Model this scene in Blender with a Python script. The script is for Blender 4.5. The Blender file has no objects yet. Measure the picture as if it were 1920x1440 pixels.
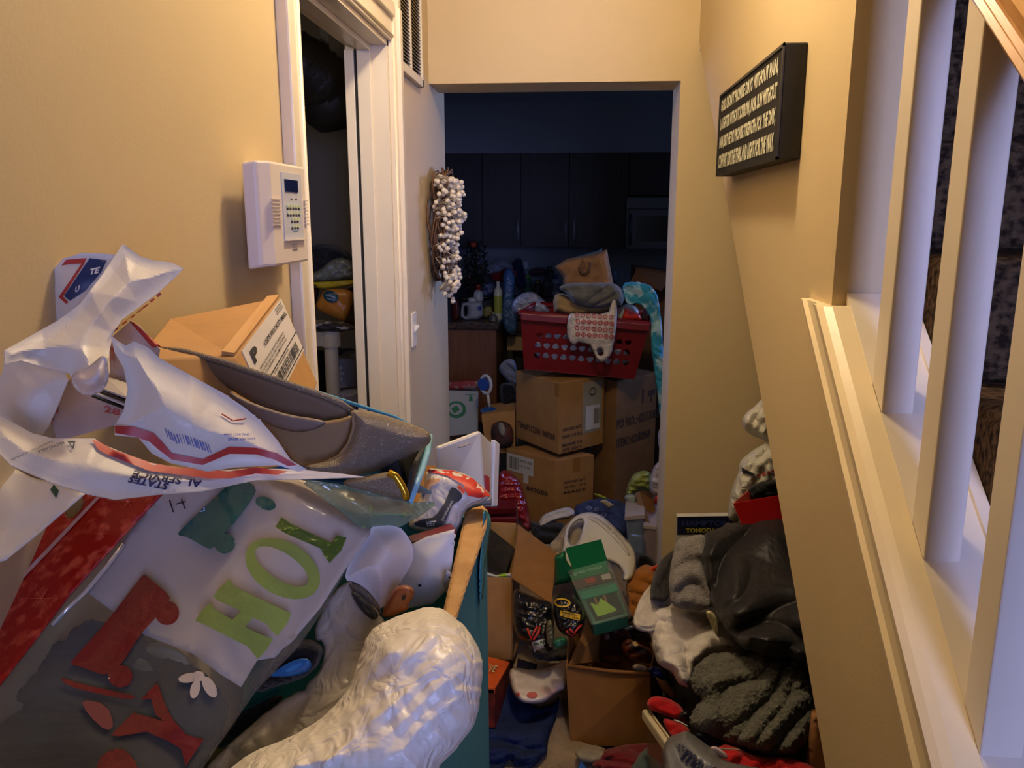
import bpy, bmesh, math, random
import numpy as np
from mathutils import Vector, noise
from mathutils.bvhtree import BVHTree
from mathutils.geometry import delaunay_2d_cdt
S = bpy.context.scene
COL = S.collection
# ------------------------------------------------------------------ camera
H = 1.58; F = 1500.0; YAW = math.radians(4.3); PIT = math.radians(11.8)
cd = bpy.data.cameras.new('camera'); cam = bpy.data.objects.new('camera', cd); COL.objects.link(cam)
cam.location = (0, 0, H); cam.rotation_euler = (math.pi/2 - PIT, 0, YAW)
cd.sensor_width = 36; cd.lens = 36*F/1920; cd.clip_start = .02
S.camera = cam
# ------------------------------------------------------------------ world, lights, exposure
w = bpy.data.worlds.new('world'); S.world = w; w.use_nodes = True
w.node_tree.nodes['Background'].inputs[0].default_value = (.35, .45, .7, 1)
w.node_tree.nodes['Background'].inputs[1].default_value = .03
S.view_settings.view_transform = 'Standard'; S.view_settings.look = 'None'
S.view_settings.gamma = 1; S.view_settings.exposure = 0.0
S.view_settings.use_curve_mapping = False
def light(kind, loc, power, col, size=.1, size_y=None, target=None, spread=None):
    d = bpy.data.lights.new('light', kind); d.energy = power; d.color = col
    if kind == 'AREA':
        d.shape = 'RECTANGLE' if size_y else 'DISK'; d.size = size
        if size_y: d.size_y = size_y
        if spread: d.spread = spread
    else: d.shadow_soft_size = size
    o = bpy.data.objects.new('light', d); o.location = loc; COL.objects.link(o)
    if target is not None:
        o.rotation_euler = (Vector(target)-Vector(loc)).to_track_quat('-Z', 'Y').to_euler()
    return o
WARM = (1, .79, .53)
light('POINT', (0.02, 1.58, 2.62), 42, WARM, .07)                    # hall ceiling lamp
light('AREA', (.95, -1.9, 1.8), 17, (.38, .46, 1), .9, 1.4, target=(.75, 2.5, 1.6), spread=1.25)   # window by the front door
light('AREA', (2.3, 4.9, 1.9), 12, (.30, .42, 1), .8, 1.1, target=(-.4, 2.9, 1.5), spread=1.3)    # dusk window of the kitchen
light('AREA', (-2.3, 4.9, 1.9), 5, (.34, .46, 1), .8, 1.1, target=(.3, 3.1, 1.5), spread=1.0)
light('AREA', (2.4, 4.4, 1.7), 1.4, (.30, .48, 1), .8, 1.1, target=(-.5, 5.6, 2.3))  # weak extra fill, added to lift the dark kitchen ceiling
light('POINT', (-1.2, 1.7, 2.2), 7.0, (1, .8, .6), .1)                # fill added so the closet contents show, no fixture there

# ------------------------------------------------------------------ picture rays -> world points
cy, sy, cp, sp = math.cos(YAW), math.sin(YAW), math.cos(PIT), math.sin(PIT)
FW = np.array([-sy*cp, cy*cp, -sp]); RT = np.array([cy, sy, 0.]); UP = np.cross(RT, FW)
CAMP = np.array([0, 0, H])
def ray(px, py): return FW + RT*(px-960)/F - UP*(py-720)/F
def PY(px, py, Y): d = ray(px, py); return CAMP + d*Y/d[1]
def PX(px, py, X): d = ray(px, py); return CAMP + d*X/d[0]
def PZ(px, py, Z): d = ray(px, py); return CAMP + d*(Z-H)/d[2]

# ------------------------------------------------------------------ materials
def lin(h):
    h = h.lstrip('#'); v = [int(h[i:i+2], 16)/255 for i in (0, 2, 4)]
    return tuple((c/12.92 if c <= .04045 else ((c+.055)/1.055)**2.4) for c in v) + (1,)
MATS = {}
def mat(key, col, rough=.6, metal=0., var=.0, vscale=8., bump=0., bscale=60., col2=None, stretch=None,
        spec=.5, coat=0., sss=0., crease=0., cscale=18., sheen=0., trans=0., alpha=1., kind='noise', thr=None, detail=4, emit=0.):
    if key in MATS: return MATS[key]
    m = bpy.data.materials.new(key); m.use_nodes = True; nt = m.node_tree; N = nt.nodes; L = nt.links
    b = N['Principled BSDF']
    c = lin(col)
    b.inputs['Base Color'].default_value = c; b.inputs['Roughness'].default_value = rough
    b.inputs['Metallic'].default_value = metal; b.inputs['Specular IOR Level'].default_value = spec
    b.inputs['Coat Weight'].default_value = coat; b.inputs['Sheen Weight'].default_value = sheen
    b.inputs['Subsurface Weight'].default_value = sss; b.inputs['Subsurface Radius'].default_value = (.02, .018, .015); b.inputs['Subsurface Scale'].default_value = 1.
    b.inputs['Transmission Weight'].default_value = trans; b.inputs['Alpha'].default_value = alpha
    if emit:
        b.inputs['Emission Color'].default_value = c; b.inputs['Emission Strength'].default_value = emit
    tc = N.new('ShaderNodeTexCoord'); mp = N.new('ShaderNodeMapping'); L.new(tc.outputs['Object'], mp.inputs[0])
    if stretch: mp.inputs['Scale'].default_value = stretch
    if var or col2:
        if kind == 'voronoi':
            t = N.new('ShaderNodeTexVoronoi'); t.inputs['Scale'].default_value = vscale; fac = t.outputs['Distance']
        elif kind == 'wave':
            t = N.new('ShaderNodeTexWave'); t.inputs['Scale'].default_value = vscale; t.inputs['Distortion'].default_value = 3; fac = t.outputs['Fac']
        else:
            t = N.new('ShaderNodeTexNoise'); t.inputs['Scale'].default_value = vscale; t.inputs['Detail'].default_value = detail; fac = t.outputs['Fac']
        L.new(mp.outputs[0], t.inputs['Vector'])
        r = N.new('ShaderNodeValToRGB'); L.new(fac, r.inputs[0])
        lo, hi = thr if thr else (.3, .7)
        r.color_ramp.elements[0].position = lo; r.color_ramp.elements[1].position = hi
        if col2: r.color_ramp.elements[0].color = c; r.color_ramp.elements[1].color = lin(col2)
        else:
            r.color_ramp.elements[0].color = tuple(x*(1-var) for x in c[:3])+(1,)
            r.color_ramp.elements[1].color = tuple(min(1, x*(1+var)) for x in c[:3])+(1,)
        L.new(r.outputs[0], b.inputs['Base Color'])
    if bump:
        t2 = N.new('ShaderNodeTexNoise'); t2.inputs['Scale'].default_value = bscale; t2.inputs['Detail'].default_value = 3
        L.new(mp.outputs[0], t2.inputs['Vector'])
        bp = N.new('ShaderNodeBump'); bp.inputs['Strength'].default_value = bump; bp.inputs['Distance'].default_value = .01
        L.new(t2.outputs['Fac'], bp.inputs['Height']); L.new(bp.outputs[0], b.inputs['Normal'])
    if crease:
        t3 = N.new('ShaderNodeTexNoise'); t3.inputs['Scale'].default_value = cscale; t3.inputs['Detail'].default_value = 2; t3.inputs['Distortion'].default_value = 1.2
        L.new(mp.outputs[0], t3.inputs['Vector'])
        ab = N.new('ShaderNodeMath'); ab.operation = 'SUBTRACT'; ab.inputs[1].default_value = .5; L.new(t3.outputs['Fac'], ab.inputs[0])
        ab2 = N.new('ShaderNodeMath'); ab2.operation = 'ABSOLUTE'; L.new(ab.outputs[0], ab2.inputs[0])
        bq = N.new('ShaderNodeBump'); bq.inputs['Strength'].default_value = 1; bq.inputs['Distance'].default_value = crease
        L.new(ab2.outputs[0], bq.inputs['Height'])
        if b.inputs['Normal'].is_linked: L.new(b.inputs['Normal'].links[0].from_socket, bq.inputs['Normal'])
        L.new(bq.outputs[0], b.inputs['Normal'])
    MATS[key] = m; return m
def pl(col, rough=.4, **k): return mat('plastic_%s_%s' % (col, rough), col, rough, **k)
def cloth(col, var=.18, bs=400, **k): return mat('cloth_%s' % col, col, .9, var=var, vscale=25, bump=.35, bscale=bs, sheen=.15, spec=.2, crease=k.pop('crease', .014), cscale=14, **k)
def card(col, **k): return mat('card_%s' % col, col, .8, var=.1, vscale=14, bump=.06, bscale=90, spec=.2, **k)
def paper(col, rough=.6, **k): return mat('paper_%s' % col, col, rough, var=.03, vscale=20, **k)
def bagm(col, rough=.28, alpha=1., bump=.25): return mat('bag_%s_%s' % (col, alpha), col, rough, var=.05, vscale=10, bump=bump*.5, bscale=45, coat=.05, alpha=alpha, crease=.012, cscale=22)
def gem(key, col, col2, thr, vscale, rough=.35, metal=.6, **k): return mat(key, col, rough, metal, col2=col2, thr=thr, vscale=vscale, **k)

# ------------------------------------------------------------------ mesh helpers
ORG = {}
def tag(o, label=None, cat=None, group=None, kind=None):
    if label: o['label'] = label
    if cat: o['category'] = cat
    if group: o['group'] = group
    if kind: o['kind'] = kind
    return o
def thing(name, loc, label, cat, group=None):
    o = bpy.data.objects.new(name, None); COL.objects.link(o); o.location = loc; o.empty_display_size = .05
    ORG[o.name] = np.array(loc, float); return tag(o, label, cat, group)
def mk(name, V, Fs, m, par=None, smooth=False, lab=None):
    """lab: (label, category[, group]) for a top-level thing; a str 'structure' for the setting; None for a part"""
    V = np.array([list(v) for v in V], float)
    if par is None:
        org = np.array([V[:, 0].mean(), V[:, 1].mean(), V[:, 2].min()])
    else: org = np.array([V[:, 0].mean(), V[:, 1].mean(), V[:, 2].mean()])
    me = bpy.data.meshes.new(name); me.from_pydata([tuple(v) for v in (V-org)], [], [tuple(int(i) for i in f) for f in Fs])
    if isinstance(m, (list, tuple)):
        for mm in m: me.materials.append(mm)
    else: me.materials.append(m)
    if smooth: me.polygons.foreach_set('use_smooth', [True]*len(me.polygons))
    me.update()
    o = bpy.data.objects.new(name, me); COL.objects.link(o); ORG[o.name] = org
    if par is not None:
        o.parent = par; o.location = tuple(org-ORG[par.name])
    else: o.location = tuple(org)
    if lab == 'structure': o['kind'] = 'structure'
    elif lab: tag(o, *lab)
    return o
def bevel(o, wd=.003, seg=2):
    b = o.modifiers.new('bevel', 'BEVEL'); b.width = wd; b.segments = seg; b.limit_method = 'ANGLE'; b.angle_limit = .6; return o
def boxv(x0, x1, y0, y1, z0, z1):
    V = [(x0,y0,z0),(x1,y0,z0),(x1,y1,z0),(x0,y1,z0),(x0,y0,z1),(x1,y0,z1),(x1,y1,z1),(x0,y1,z1)]
    return V, [(0,3,2,1),(4,5,6,7),(0,1,5,4),(1,2,6,5),(2,3,7,6),(3,0,4,7)]
def box(name, x0, x1, y0, y1, z0, z1, m, par=None, lab=None, bv=0):
    o = mk(name, *boxv(x0, x1, y0, y1, z0, z1), m, par, lab=lab)
    if bv: bevel(o, bv)
    return o
def multi(parts):
    V, Fs = [], []
    for v, f in parts:
        n = len(V); V += [tuple(p) for p in v]; Fs += [tuple(i+n for i in q) for q in f]
    return V, Fs
def prismv(Q, vec):
    """closed prism: polygon Q (3D) pushed along vec"""
    Q = [np.array(q, float) for q in Q]; vec = np.array(vec, float); n = len(Q)
    V = Q + [q+vec for q in Q]
    Fs = [tuple(range(n))[::-1], tuple(range(n, 2*n))] + [(i, (i+1) % n, n+(i+1) % n, n+i) for i in range(n)]
    nr = np.zeros(3)
    for i in range(n): nr += np.cross(Q[i], Q[(i+1) % n])
    if np.dot(nr, vec) < 0: Fs = [f[::-1] for f in Fs]
    return V, Fs
def prism(name, Q, vec, m, par=None, lab=None, bv=0, smooth=False):
    o = mk(name, *prismv(Q, vec), m, par, lab=lab, smooth=smooth)
    if bv: bevel(o, bv)
    return o
def slab(name, Q, t, m, par=None, lab=None, bv=0):
    """polygon with thickness t pushed away from the viewer side"""
    Q = [np.array(q, float) for q in Q]
    n = np.cross(Q[1]-Q[0], Q[2]-Q[0]); n /= np.linalg.norm(n)
    if np.dot(n, CAMP-Q[0]) < 0: n = -n
    return prism(name, Q, -n*t, m, par, lab, bv)
def tubev(pts, r, seg=8, cap=True, closed=False):
    pts = [Vector(tuple(p)) for p in pts]; V = []; Fs = []; n = len(pts)
    rs = r if isinstance(r, (list, tuple)) else [r]*n
    up = Vector((0, 0, 1)); t0 = (pts[1]-pts[0]).normalized()
    if abs(t0.dot(up)) > .9: up = Vector((1, 0, 0))
    a = t0.cross(up).normalized()
    for i, p in enumerate(pts):
        if closed: t = (pts[(i+1) % n]-pts[i-1]).normalized()
        else: t = (pts[min(i+1, n-1)]-pts[max(i-1, 0)]).normalized()
        a = (a - t*a.dot(t)).normalized(); b = t.cross(a)
        for k in range(seg):
            an = 2*math.pi*k/seg; V.append(tuple(p+(a*math.cos(an)+b*math.sin(an))*rs[i]))
    m = n if closed else n-1
    for i in range(m):
        j = (i+1) % n
        for k in range(seg):
            k2 = (k+1) % seg; Fs.append((i*seg+k, i*seg+k2, j*seg+k2, j*seg+k))
    if cap and not closed:
        Fs.append(tuple(range(seg))[::-1]); Fs.append(tuple((n-1)*seg+k for k in range(seg)))
    return V, Fs
def tube(name, pts, r, m, par=None, lab=None, seg=8, closed=False):
    return mk(name, *tubev(pts, r, seg, True, closed), m, par, smooth=True, lab=lab)
def lathev(prof, c, seg=20, axis=None, sx=1, sy_=1):
    """prof: [(r,h)] revolved about axis (default +Z) at c"""
    ax = Vector(axis if axis is not None else (0, 0, 1)).normalized()
    a = ax.orthogonal().normalized(); b = ax.cross(a); c = Vector(tuple(c)); V = []; Fs = []
    for r, h in prof:
        for k in range(seg):
            t = 2*math.pi*k/seg; V.append(tuple(c+ax*h+(a*math.cos(t)*sx+b*math.sin(t)*sy_)*r))
    for i in range(len(prof)-1):
        for k in range(seg):
            k2 = (k+1) % seg; Fs.append((i*seg+k, i*seg+k2, (i+1)*seg+k2, (i+1)*seg+k))
    Fs.append(tuple(range(seg))[::-1]); Fs.append(tuple((len(prof)-1)*seg+k for k in range(seg)))
    return V, Fs
def lathe(name, prof, c, m, par=None, lab=None, seg=20, axis=None, sx=1, sy_=1):
    o = mk(name, *lathev(prof, c, seg, axis, sx, sy_), m, par, smooth=True, lab=lab)
    e = o.modifiers.new('split', 'EDGE_SPLIT'); e.split_angle = .9; return o
def chaikin(P, it=2):
    P = [np.array(p[:2], float) for p in P]
    for _ in range(it):
        Q = []
        for i in range(len(P)):
            a, b = P[i], P[(i+1) % len(P)]; Q += [a*.75+b*.25, a*.25+b*.75]
        P = Q
    return P
def resample(P, step):
    out = []
    for i in range(len(P)):
        a, b = np.array(P[i], float), np.array(P[(i+1) % len(P)], float)
        n = max(1, int(np.linalg.norm(b-a)/step)); out += [a+(b-a)*k/n for k in range(n)]
    return out
def inside(P, poly):
    P = np.asarray(P); x, y = P[:, 0], P[:, 1]; r = np.zeros(len(P), bool)
    for i in range(len(poly)):
        x0, y0 = poly[i]; x1, y1 = poly[(i+1) % len(poly)]
        if y0 == y1: continue
        c = ((y0 > y) != (y1 > y)) & (x < (x1-x0)*(y-y0)/(y1-y0)+x0); r ^= c
    return r
def pdist(P, poly):
    P = np.asarray(P, float); d = np.full(len(P), 1e9)
    for i in range(len(poly)):
        a = np.array(poly[i], float); b = np.array(poly[(i+1) % len(poly)], float); ab = b-a; L2 = ab@ab
        if L2 < 1e-12: continue
        t = np.clip(((P-a)@ab)/L2, 0, 1); d = np.minimum(d, np.linalg.norm(P-(a+t[:, None]*ab), axis=1))
    return d
def cdt(poly, cell, holes=(), rng=None):
    rng = rng or random.Random(1)
    out = resample(poly, cell); hs = [resample(h, cell) for h in holes]
    A = np.array(out); x0, y0 = A.min(0); x1, y1 = A.max(0)
    g = []
    ny = int((y1-y0)/(cell*.87))+1; nx = int((x1-x0)/cell)+1
    for j in range(ny+1):
        for i in range(nx+1):
            g.append((x0+cell*(i+.5*(j % 2)+rng.uniform(-.18, .18)), y0+cell*.87*(j+rng.uniform(-.18, .18))))
    if g:
        g = np.array(g); ok = inside(g, out)
        g = g[ok]
        if len(g): g = g[pdist(g, out) > cell*.45]
        for h in hs:
            if len(g): g = g[~inside(g, h)]
            if len(g): g = g[pdist(g, h) > cell*.45]
    pts = [Vector((float(a[0]), float(a[1]))) for a in out]; ed = [(i, (i+1) % len(out)) for i in range(len(out))]
    for h in hs:
        n = len(pts); pts += [Vector((float(a[0]), float(a[1]))) for a in h]; ed += [(n+i, n+(i+1) % len(h)) for i in range(len(h))]
    pts += [Vector((float(a[0]), float(a[1]))) for a in g]
    r = delaunay_2d_cdt(pts, ed, [], 0, 1e-5)
    V = np.array([tuple(v) for v in r[0]]); Fs = [f for f in r[2] if len(f) == 3]
    C = np.array([V[list(f)].mean(0) for f in Fs]); ok = inside(C, out)
    for h in hs: ok &= ~inside(C, h)
    T = []
    for f, k in zip(Fs, ok):
        if not k: continue
        a, b, c = V[f[0]], V[f[1]], V[f[2]]
        ar = (b[0]-a[0])*(c[1]-a[1])-(b[1]-a[1])*(c[0]-a[0])
        if abs(ar) < 1e-9: continue
        T.append(tuple(f) if ar < 0 else (f[0], f[2], f[1]))      # towards the camera (y is down)
    used = sorted({i for f in T for i in f}); mp = {u: i for i, u in enumerate(used)}
    return V[used], [tuple(mp[i] for i in f) for f in T]
def depthf(D, out):
    c = np.mean(np.array(out), axis=0)
    if callable(D): return D
    if isinstance(D, (int, float)): return lambda x, y: PY(x, y, D)
    if D[0] == 'Z': return lambda x, y: PZ(x, y, D[1])
    Y0, gx, gy = D
    return lambda x, y: PY(x, y, max(.2, Y0+gx*(x-c[0])/100+gy*(y-c[1])/100))
def wrinkle(x, y, wr, sd):
    if not wr: return 0.
    kind, amp, f = wr[0], wr[1], wr[2]
    if kind == 'cloth':
        an = math.radians(wr[3] if len(wr) > 3 else 0); st = wr[4] if len(wr) > 4 else 3.
        u = x*math.cos(an)+y*math.sin(an); v = -x*math.sin(an)+y*math.cos(an)
        w1 = noise.noise(Vector((x*f*.35, y*f*.35, sd+9)))*2.2
        w2 = noise.noise(Vector((x*f*.9+3, y*f*.9, sd+5)))*.5
        ma = min(1, max(.1, .55+1.6*noise.noise(Vector((u*f*.4, v*f*.4, sd+1)))))
        mb = min(1, max(0, .35+2.0*noise.noise(Vector((u*f*.5+8, v*f*.5, sd+2)))))
        t = v*f*1.25+u*f*.5/st+w1+w2; u2 = u*.6+v*.8
        a = abs(math.sin(math.pi*t)); b = abs(math.sin(math.pi*(u2*f*1.9+w1*1.3-w2*2)))
        c = noise.noise(Vector((x*f*.4, y*f*.4, sd+2)))
        return amp*(1.45*a*ma+.7*b*mb+c*.9-.85)
    s = 0; r = random.Random(int(sd))
    K = 5 if kind == 'paper' else 8
    for k in range(K):
        th = r.uniform(0, math.pi); fr = f*r.uniform(.5, 1.3)*(1 if kind == 'paper' else (1 if k < 3 else 2.6)); ph = r.random()
        nz = noise.noise(Vector((x*f*.7+k*11, y*f*.7, sd)))
        t = (x*math.cos(th)+y*math.sin(th))*fr+ph+nz*(.5 if kind == 'paper' else .9)
        tr = 2*abs(2*(t-math.floor(t+.5)))-1
        mk_ = min(1, max(0, .5+2.2*noise.noise(Vector((x*f*.6, y*f*.6+k*17, sd+3)))))
        s += tr*mk_*(1 if kind == 'paper' else (.6 if k < 3 else .42))
    return amp*s*.42
SURF = {}
def blob(name, out, D, th, m, wr=None, rnd=2, n=500, sd=None, par=None, lab=None, rim=.6, back=.7, thin=0, holes=(), sub=0, smooth=True):
    """soft body or sheet: an outline carried to its own distance, bulged by th (m), wrinkled, closed at the back"""
    sd = sd if sd is not None else (sum(map(ord, name))*13+len(SURF)*7) % 997
    rng = random.Random(sd)
    P = chaikin(out, rnd) if rnd else [np.array(p, float) for p in out]
    if wr and rnd:                       # uneven hem
        P = resample(P, 6); c0 = np.mean(P, axis=0); ext = math.sqrt(max(1, np.prod(np.ptp(np.array(P), axis=0))))
        P = [p+(p-c0)/max(1, np.linalg.norm(p-c0))*ext*(.006 if wr[0] != 'cloth' else .022)*(noise.noise(Vector((p[0]*.045, p[1]*.045, sd)))+.6*noise.noise(Vector((p[0]*.13, p[1]*.13, sd+3)))) for p in P]
    A = np.array(P); x, y = A[:, 0], A[:, 1]
    n = int(n*(1.9 if wr and wr[0] != 'bag' else 1.3))
    area = abs(np.dot(x, np.roll(y, -1))-np.dot(y, np.roll(x, -1)))/2
    cell = max(1.2, math.sqrt(area/n))
    V, T = cdt(P, cell, [chaikin(h, 1) for h in holes], rng)
    df = depthf(D, out)
    d = pdist(V, P)
    for h in holes: d = np.minimum(d, pdist(V, chaikin(h, 1)))
    if thin: rim = max(rim, 1.)
    mx = max(d.max()*rim, 1e-6); q = np.clip(d/mx, 0, 1); prof = q*q*(3-2*q) if thin else np.sqrt(np.clip(1-(1-q)**2, 0, 1))
    if wr and wr[0] == 'paper': smooth = False
    base = np.array([df(a, b) for a, b in V]); k = np.linalg.norm(base-CAMP, axis=1)
    dirs = (base-CAMP)/k[:, None]; sc = np.array(base[:, 1])/F
    kk = float(np.median(k))/F
    wv = np.array([wrinkle(V[i, 0]*kk, V[i, 1]*kk, wr, sd) for i in range(len(V))])
    if thin:
        fr = base-dirs*(th*prof+wv*np.clip(.7+q, 0, 1))[:, None]
        o = mk(name, fr, T, m, par, smooth=smooth, lab=lab)
        s = o.modifiers.new('solid', 'SOLIDIFY'); s.thickness = thin; s.offset = -1
        BV = (fr, T)
    else:
        fr = base-dirs*(th*prof+wv*np.clip(q*2.2, 0, 1))[:, None]
        bk = base+dirs*(th*back*prof+.0005)[:, None]
        edge = d < 1e-3
        idx = {}; VV = [tuple(p) for p in fr]
        for i in range(len(V)):
            if edge[i]: idx[i] = i
            else: idx[i] = len(VV); VV.append(tuple(bk[i]))
        FF = list(T)+[tuple(idx[i] for i in f[::-1]) for f in T if not all(edge[i] for i in f)]
        o = mk(name, VV, FF, m, par, smooth=smooth, lab=lab); BV = (fr, T)
    if sub:
        sm = o.modifiers.new('sub', 'SUBSURF'); sm.levels = sub; sm.render_levels = sub
    SURF[o.name] = BVHTree.FromPolygons([tuple(v) for v in BV[0]], [tuple(int(i) for i in f) for f in BV[1]]); o['_s'] = 1; del o['_s']
    return o
def regsurf(o):
    """register an ordinary mesh (built in world space) for projected print"""
    me = o.data; og = ORG[o.name]
    SURF[o.name] = BVHTree.FromPolygons([tuple(np.array(v.co)+og) for v in me.vertices], [tuple(p.vertices) for p in me.polygons]); return o
def cast(sf, x, y, off, fb):
    d = ray(x, y); dn = d/np.linalg.norm(d)
    h = SURF[sf.name].ray_cast(Vector(tuple(CAMP)), Vector(tuple(dn)))
    k = h[3] if h[0] is not None else fb[0]
    if h[0] is not None: fb[0] = k
    return CAMP+dn*(k-off)
def ovd(sf, name, poly, m, off=.002, cell=None, rnd=0, holes=(), thick=0, par=None, lab=None):
    P = chaikin(poly, rnd) if rnd else [np.array(p, float) for p in poly]
    A = np.array(P); ext = max(A.max(0)-A.min(0)); cell = cell or max(2, ext/14)
    V, T = cdt(P, cell, holes)
    c = V.mean(0); fb = [1.]; cast(sf, c[0], c[1], off, fb)
    o = mk(name, [cast(sf, a, b, off, fb) for a, b in V], T, m, par if par is not None else sf, smooth=True, lab=lab)
    if thick:
        s = o.modifiers.new('solid', 'SOLIDIFY'); s.thickness = thick; s.offset = 1
    return o
TXC = {}
def text2d(s, bold=0.):
    key = (s, bold)
    if key in TXC: return TXC[key]
    c = bpy.data.curves.new('t', 'FONT'); c.body = s; c.resolution_u = 2; c.offset = bold
    o = bpy.data.objects.new('t', c); COL.objects.link(o)
    me = bpy.data.meshes.new_from_object(o.evaluated_get(bpy.context.evaluated_depsgraph_get()))
    V = np.array([tuple(v.co)[:2] for v in me.vertices]); Fs = [tuple(p.vertices) for p in me.polygons]
    bpy.data.objects.remove(o); bpy.data.curves.remove(c); bpy.data.meshes.remove(me)
    lo, hi = V.min(0), V.max(0); V = (V-lo)/(hi-lo)
    TXC[key] = (V, Fs); return V, Fs
def textpx(sf, s, quad, m, off=.0025, bold=.02, name='printed_text', par=None):
    """text over the px quad TL,TR,BR,BL laid on the surface"""
    V, Fs = text2d(s, bold); tl, tr, br, bl = [np.array(q, float) for q in quad]; fb = [1.]
    c = (tl+br)/2; cast(sf, c[0], c[1], off, fb)
    W = []
    for u, v in V:
        p = (bl*(1-u)+br*u)*(1-v)+(tl*(1-u)+tr*u)*v; W.append(cast(sf, p[0], p[1], off, fb))
    return mk(name, W, Fs, m, par if par is not None else sf)
def qp(Q, u, v, off=.0):
    Q = [np.array(q, float) for q in Q]; p = (Q[0]*(1-u)+Q[1]*u)*(1-v)+(Q[3]*(1-u)+Q[2]*u)*v
    n = np.cross(Q[1]-Q[0], Q[3]-Q[0]); n /= np.linalg.norm(n)
    if np.dot(n, CAMP-p) < 0: n = -n
    return p+n*off
def onq(Q, name, u0, v0, u1, v1, m, par, t=.0012, off=0.):
    """thin slab on face Q (TL,TR,BR,BL), u to the right, v down"""
    P = [qp(Q, u0, v0, t+off), qp(Q, u1, v0, t+off), qp(Q, u1, v1, t+off), qp(Q, u0, v1, t+off)]
    return slab(name, P, t*.9, m, par)
def txq(Q, s, u0, v0, u1, v1, m, par, off=.0018, bold=.01, name='printed_text', rot=0):
    V, Fs = text2d(s, bold); W = []
    for u, v in V:
        if rot == 1: u, v = 1-v, u       # reads upwards
        if rot == 2: u, v = 1-u, 1-v
        W.append(qp(Q, u0+(u1-u0)*u, v1+(v0-v1)*v, off))
    return mk(name, W, Fs, m, par)
def bars(Q, u0, v0, u1, v1, m, par, n=18, off=.0018, sd=1, vert=True):
    r = random.Random(sd); V = []; Fs = []
    for i in range(n):
        a = u0+(u1-u0)*(i+r.uniform(0, .3))/n; b = a+(u1-u0)/n*r.uniform(.3, .75); k = len(V)
        if vert: V += [qp(Q, a, v0, off), qp(Q, b, v0, off), qp(Q, b, v1, off), qp(Q, a, v1, off)]
        Fs.append((k, k+1, k+2, k+3))
    return mk('barcode', V, Fs, m, par)
def ellipse(cx, cy_, a, b, n=20, rot=0):
    r = math.radians(rot)
    return [(cx+a*math.cos(t)*math.cos(r)-b*math.sin(t)*math.sin(r), cy_+a*math.cos(t)*math.sin(r)+b*math.sin(t)*math.cos(r)) for t in [2*math.pi*i/n for i in range(n)]]
BLK = pl('#161616', .6); INK = pl('#2a2622', .7)
# ================================================================== THE SETTING
A = -.53; B = .43; YF = 3.03; YE = 3.38; SL = .82
TAN = mat('paint_tan', '#cab488', .55, var=.025, vscale=2.5, bump=.05, bscale=220)
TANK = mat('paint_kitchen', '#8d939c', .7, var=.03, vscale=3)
TRIM = mat('paint_trim', '#e3d8c2', .32, var=.02, vscale=5, bump=.03, bscale=30)
TRIMC = mat('paint_trim_cream', '#e9d6ae', .35, var=.04, vscale=6, bump=.05, bscale=25)
BAL = mat('paint_baluster', '#dcd0bd', .28, var=.02, vscale=9, bump=.02, bscale=60)
CEIL = mat('paint_ceiling', '#d8d6d0', .8, var=.02, vscale=4)
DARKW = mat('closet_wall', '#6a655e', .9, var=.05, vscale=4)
CARPET = mat('carpet_beige', '#a08a68', .95, col2='#6b5a42', thr=(.35, .78), vscale=9, bump=.6, bscale=350, sheen=.2, spec=.1)
box('floor', -2.9, 2.9, -2.5, 6.7, -.05, 0, CARPET, lab='structure')
# left wall with its door opening
D0, D1, DH = 1.57, 2.377, 2.07
V, Fs = multi([boxv(A-.12, A, -2.4, D0, 0, 2.9), boxv(A-.12, A, D0, D1, DH, 2.9), boxv(A-.12, A, D1, YE, 0, 2.9)])
mk('wall_left', V, Fs, TAN, lab='structure')
# far wall: header and right-hand part
JX = .372; ZO = 2.052
prism('wall_far', [(A, YF, ZO), (JX, YF, ZO), (JX, YF, 0), (1.5, YF, 0), (1.5, YF, 2.15), (B+.005, YF, 2.15), (B+.005, YF, 2.76), (A, YF, 2.76)], (0, .22, 0), TAN, lab='structure')
# right wall: drywall band under the stairs, full height beyond the knee wall
def cap(Y): return 1.44+SL*(Y-1.35)
def edg(Y): return .70+.815*(Y-1.21)
YW = 1.365
prism('wall_right', [(B, YF, edg(YF)), (B, .36, .0), (B, -.35, 0), (B, -.35, cap(-.35)-.02), (B, YW, cap(YW)-.02), (B, YW, 2.9), (B, YF, 2.9)], (.11, 0, 0), TAN, lab='structure')
box('ceiling', A-.12, B+.11, -2.4, YF, 2.76, 2.9, CEIL, lab='structure')
box('wall_back', A-.12, 1.6, -2.5, -2.4, 0, 4.6, TAN, lab='structure')
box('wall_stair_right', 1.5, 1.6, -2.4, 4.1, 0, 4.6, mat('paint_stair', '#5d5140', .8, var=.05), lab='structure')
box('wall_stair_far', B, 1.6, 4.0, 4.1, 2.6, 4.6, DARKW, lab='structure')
box('wall_stair_left', B, B+.11, -2.4, 4.0, 2.9, 4.6, TAN, lab='structure')
box('ceiling_stair', B, 1.6, -2.4, 4.1, 4.6, 4.7, CEIL, lab='structure')
# closet shell
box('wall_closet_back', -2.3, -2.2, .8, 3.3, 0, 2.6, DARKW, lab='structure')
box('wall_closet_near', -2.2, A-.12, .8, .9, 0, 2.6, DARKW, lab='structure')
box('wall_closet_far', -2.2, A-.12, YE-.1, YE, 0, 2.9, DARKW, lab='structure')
box('ceiling_closet', -2.2, A-.12, .8, 3.3, 2.5, 2.6, DARKW, lab='structure')
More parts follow.
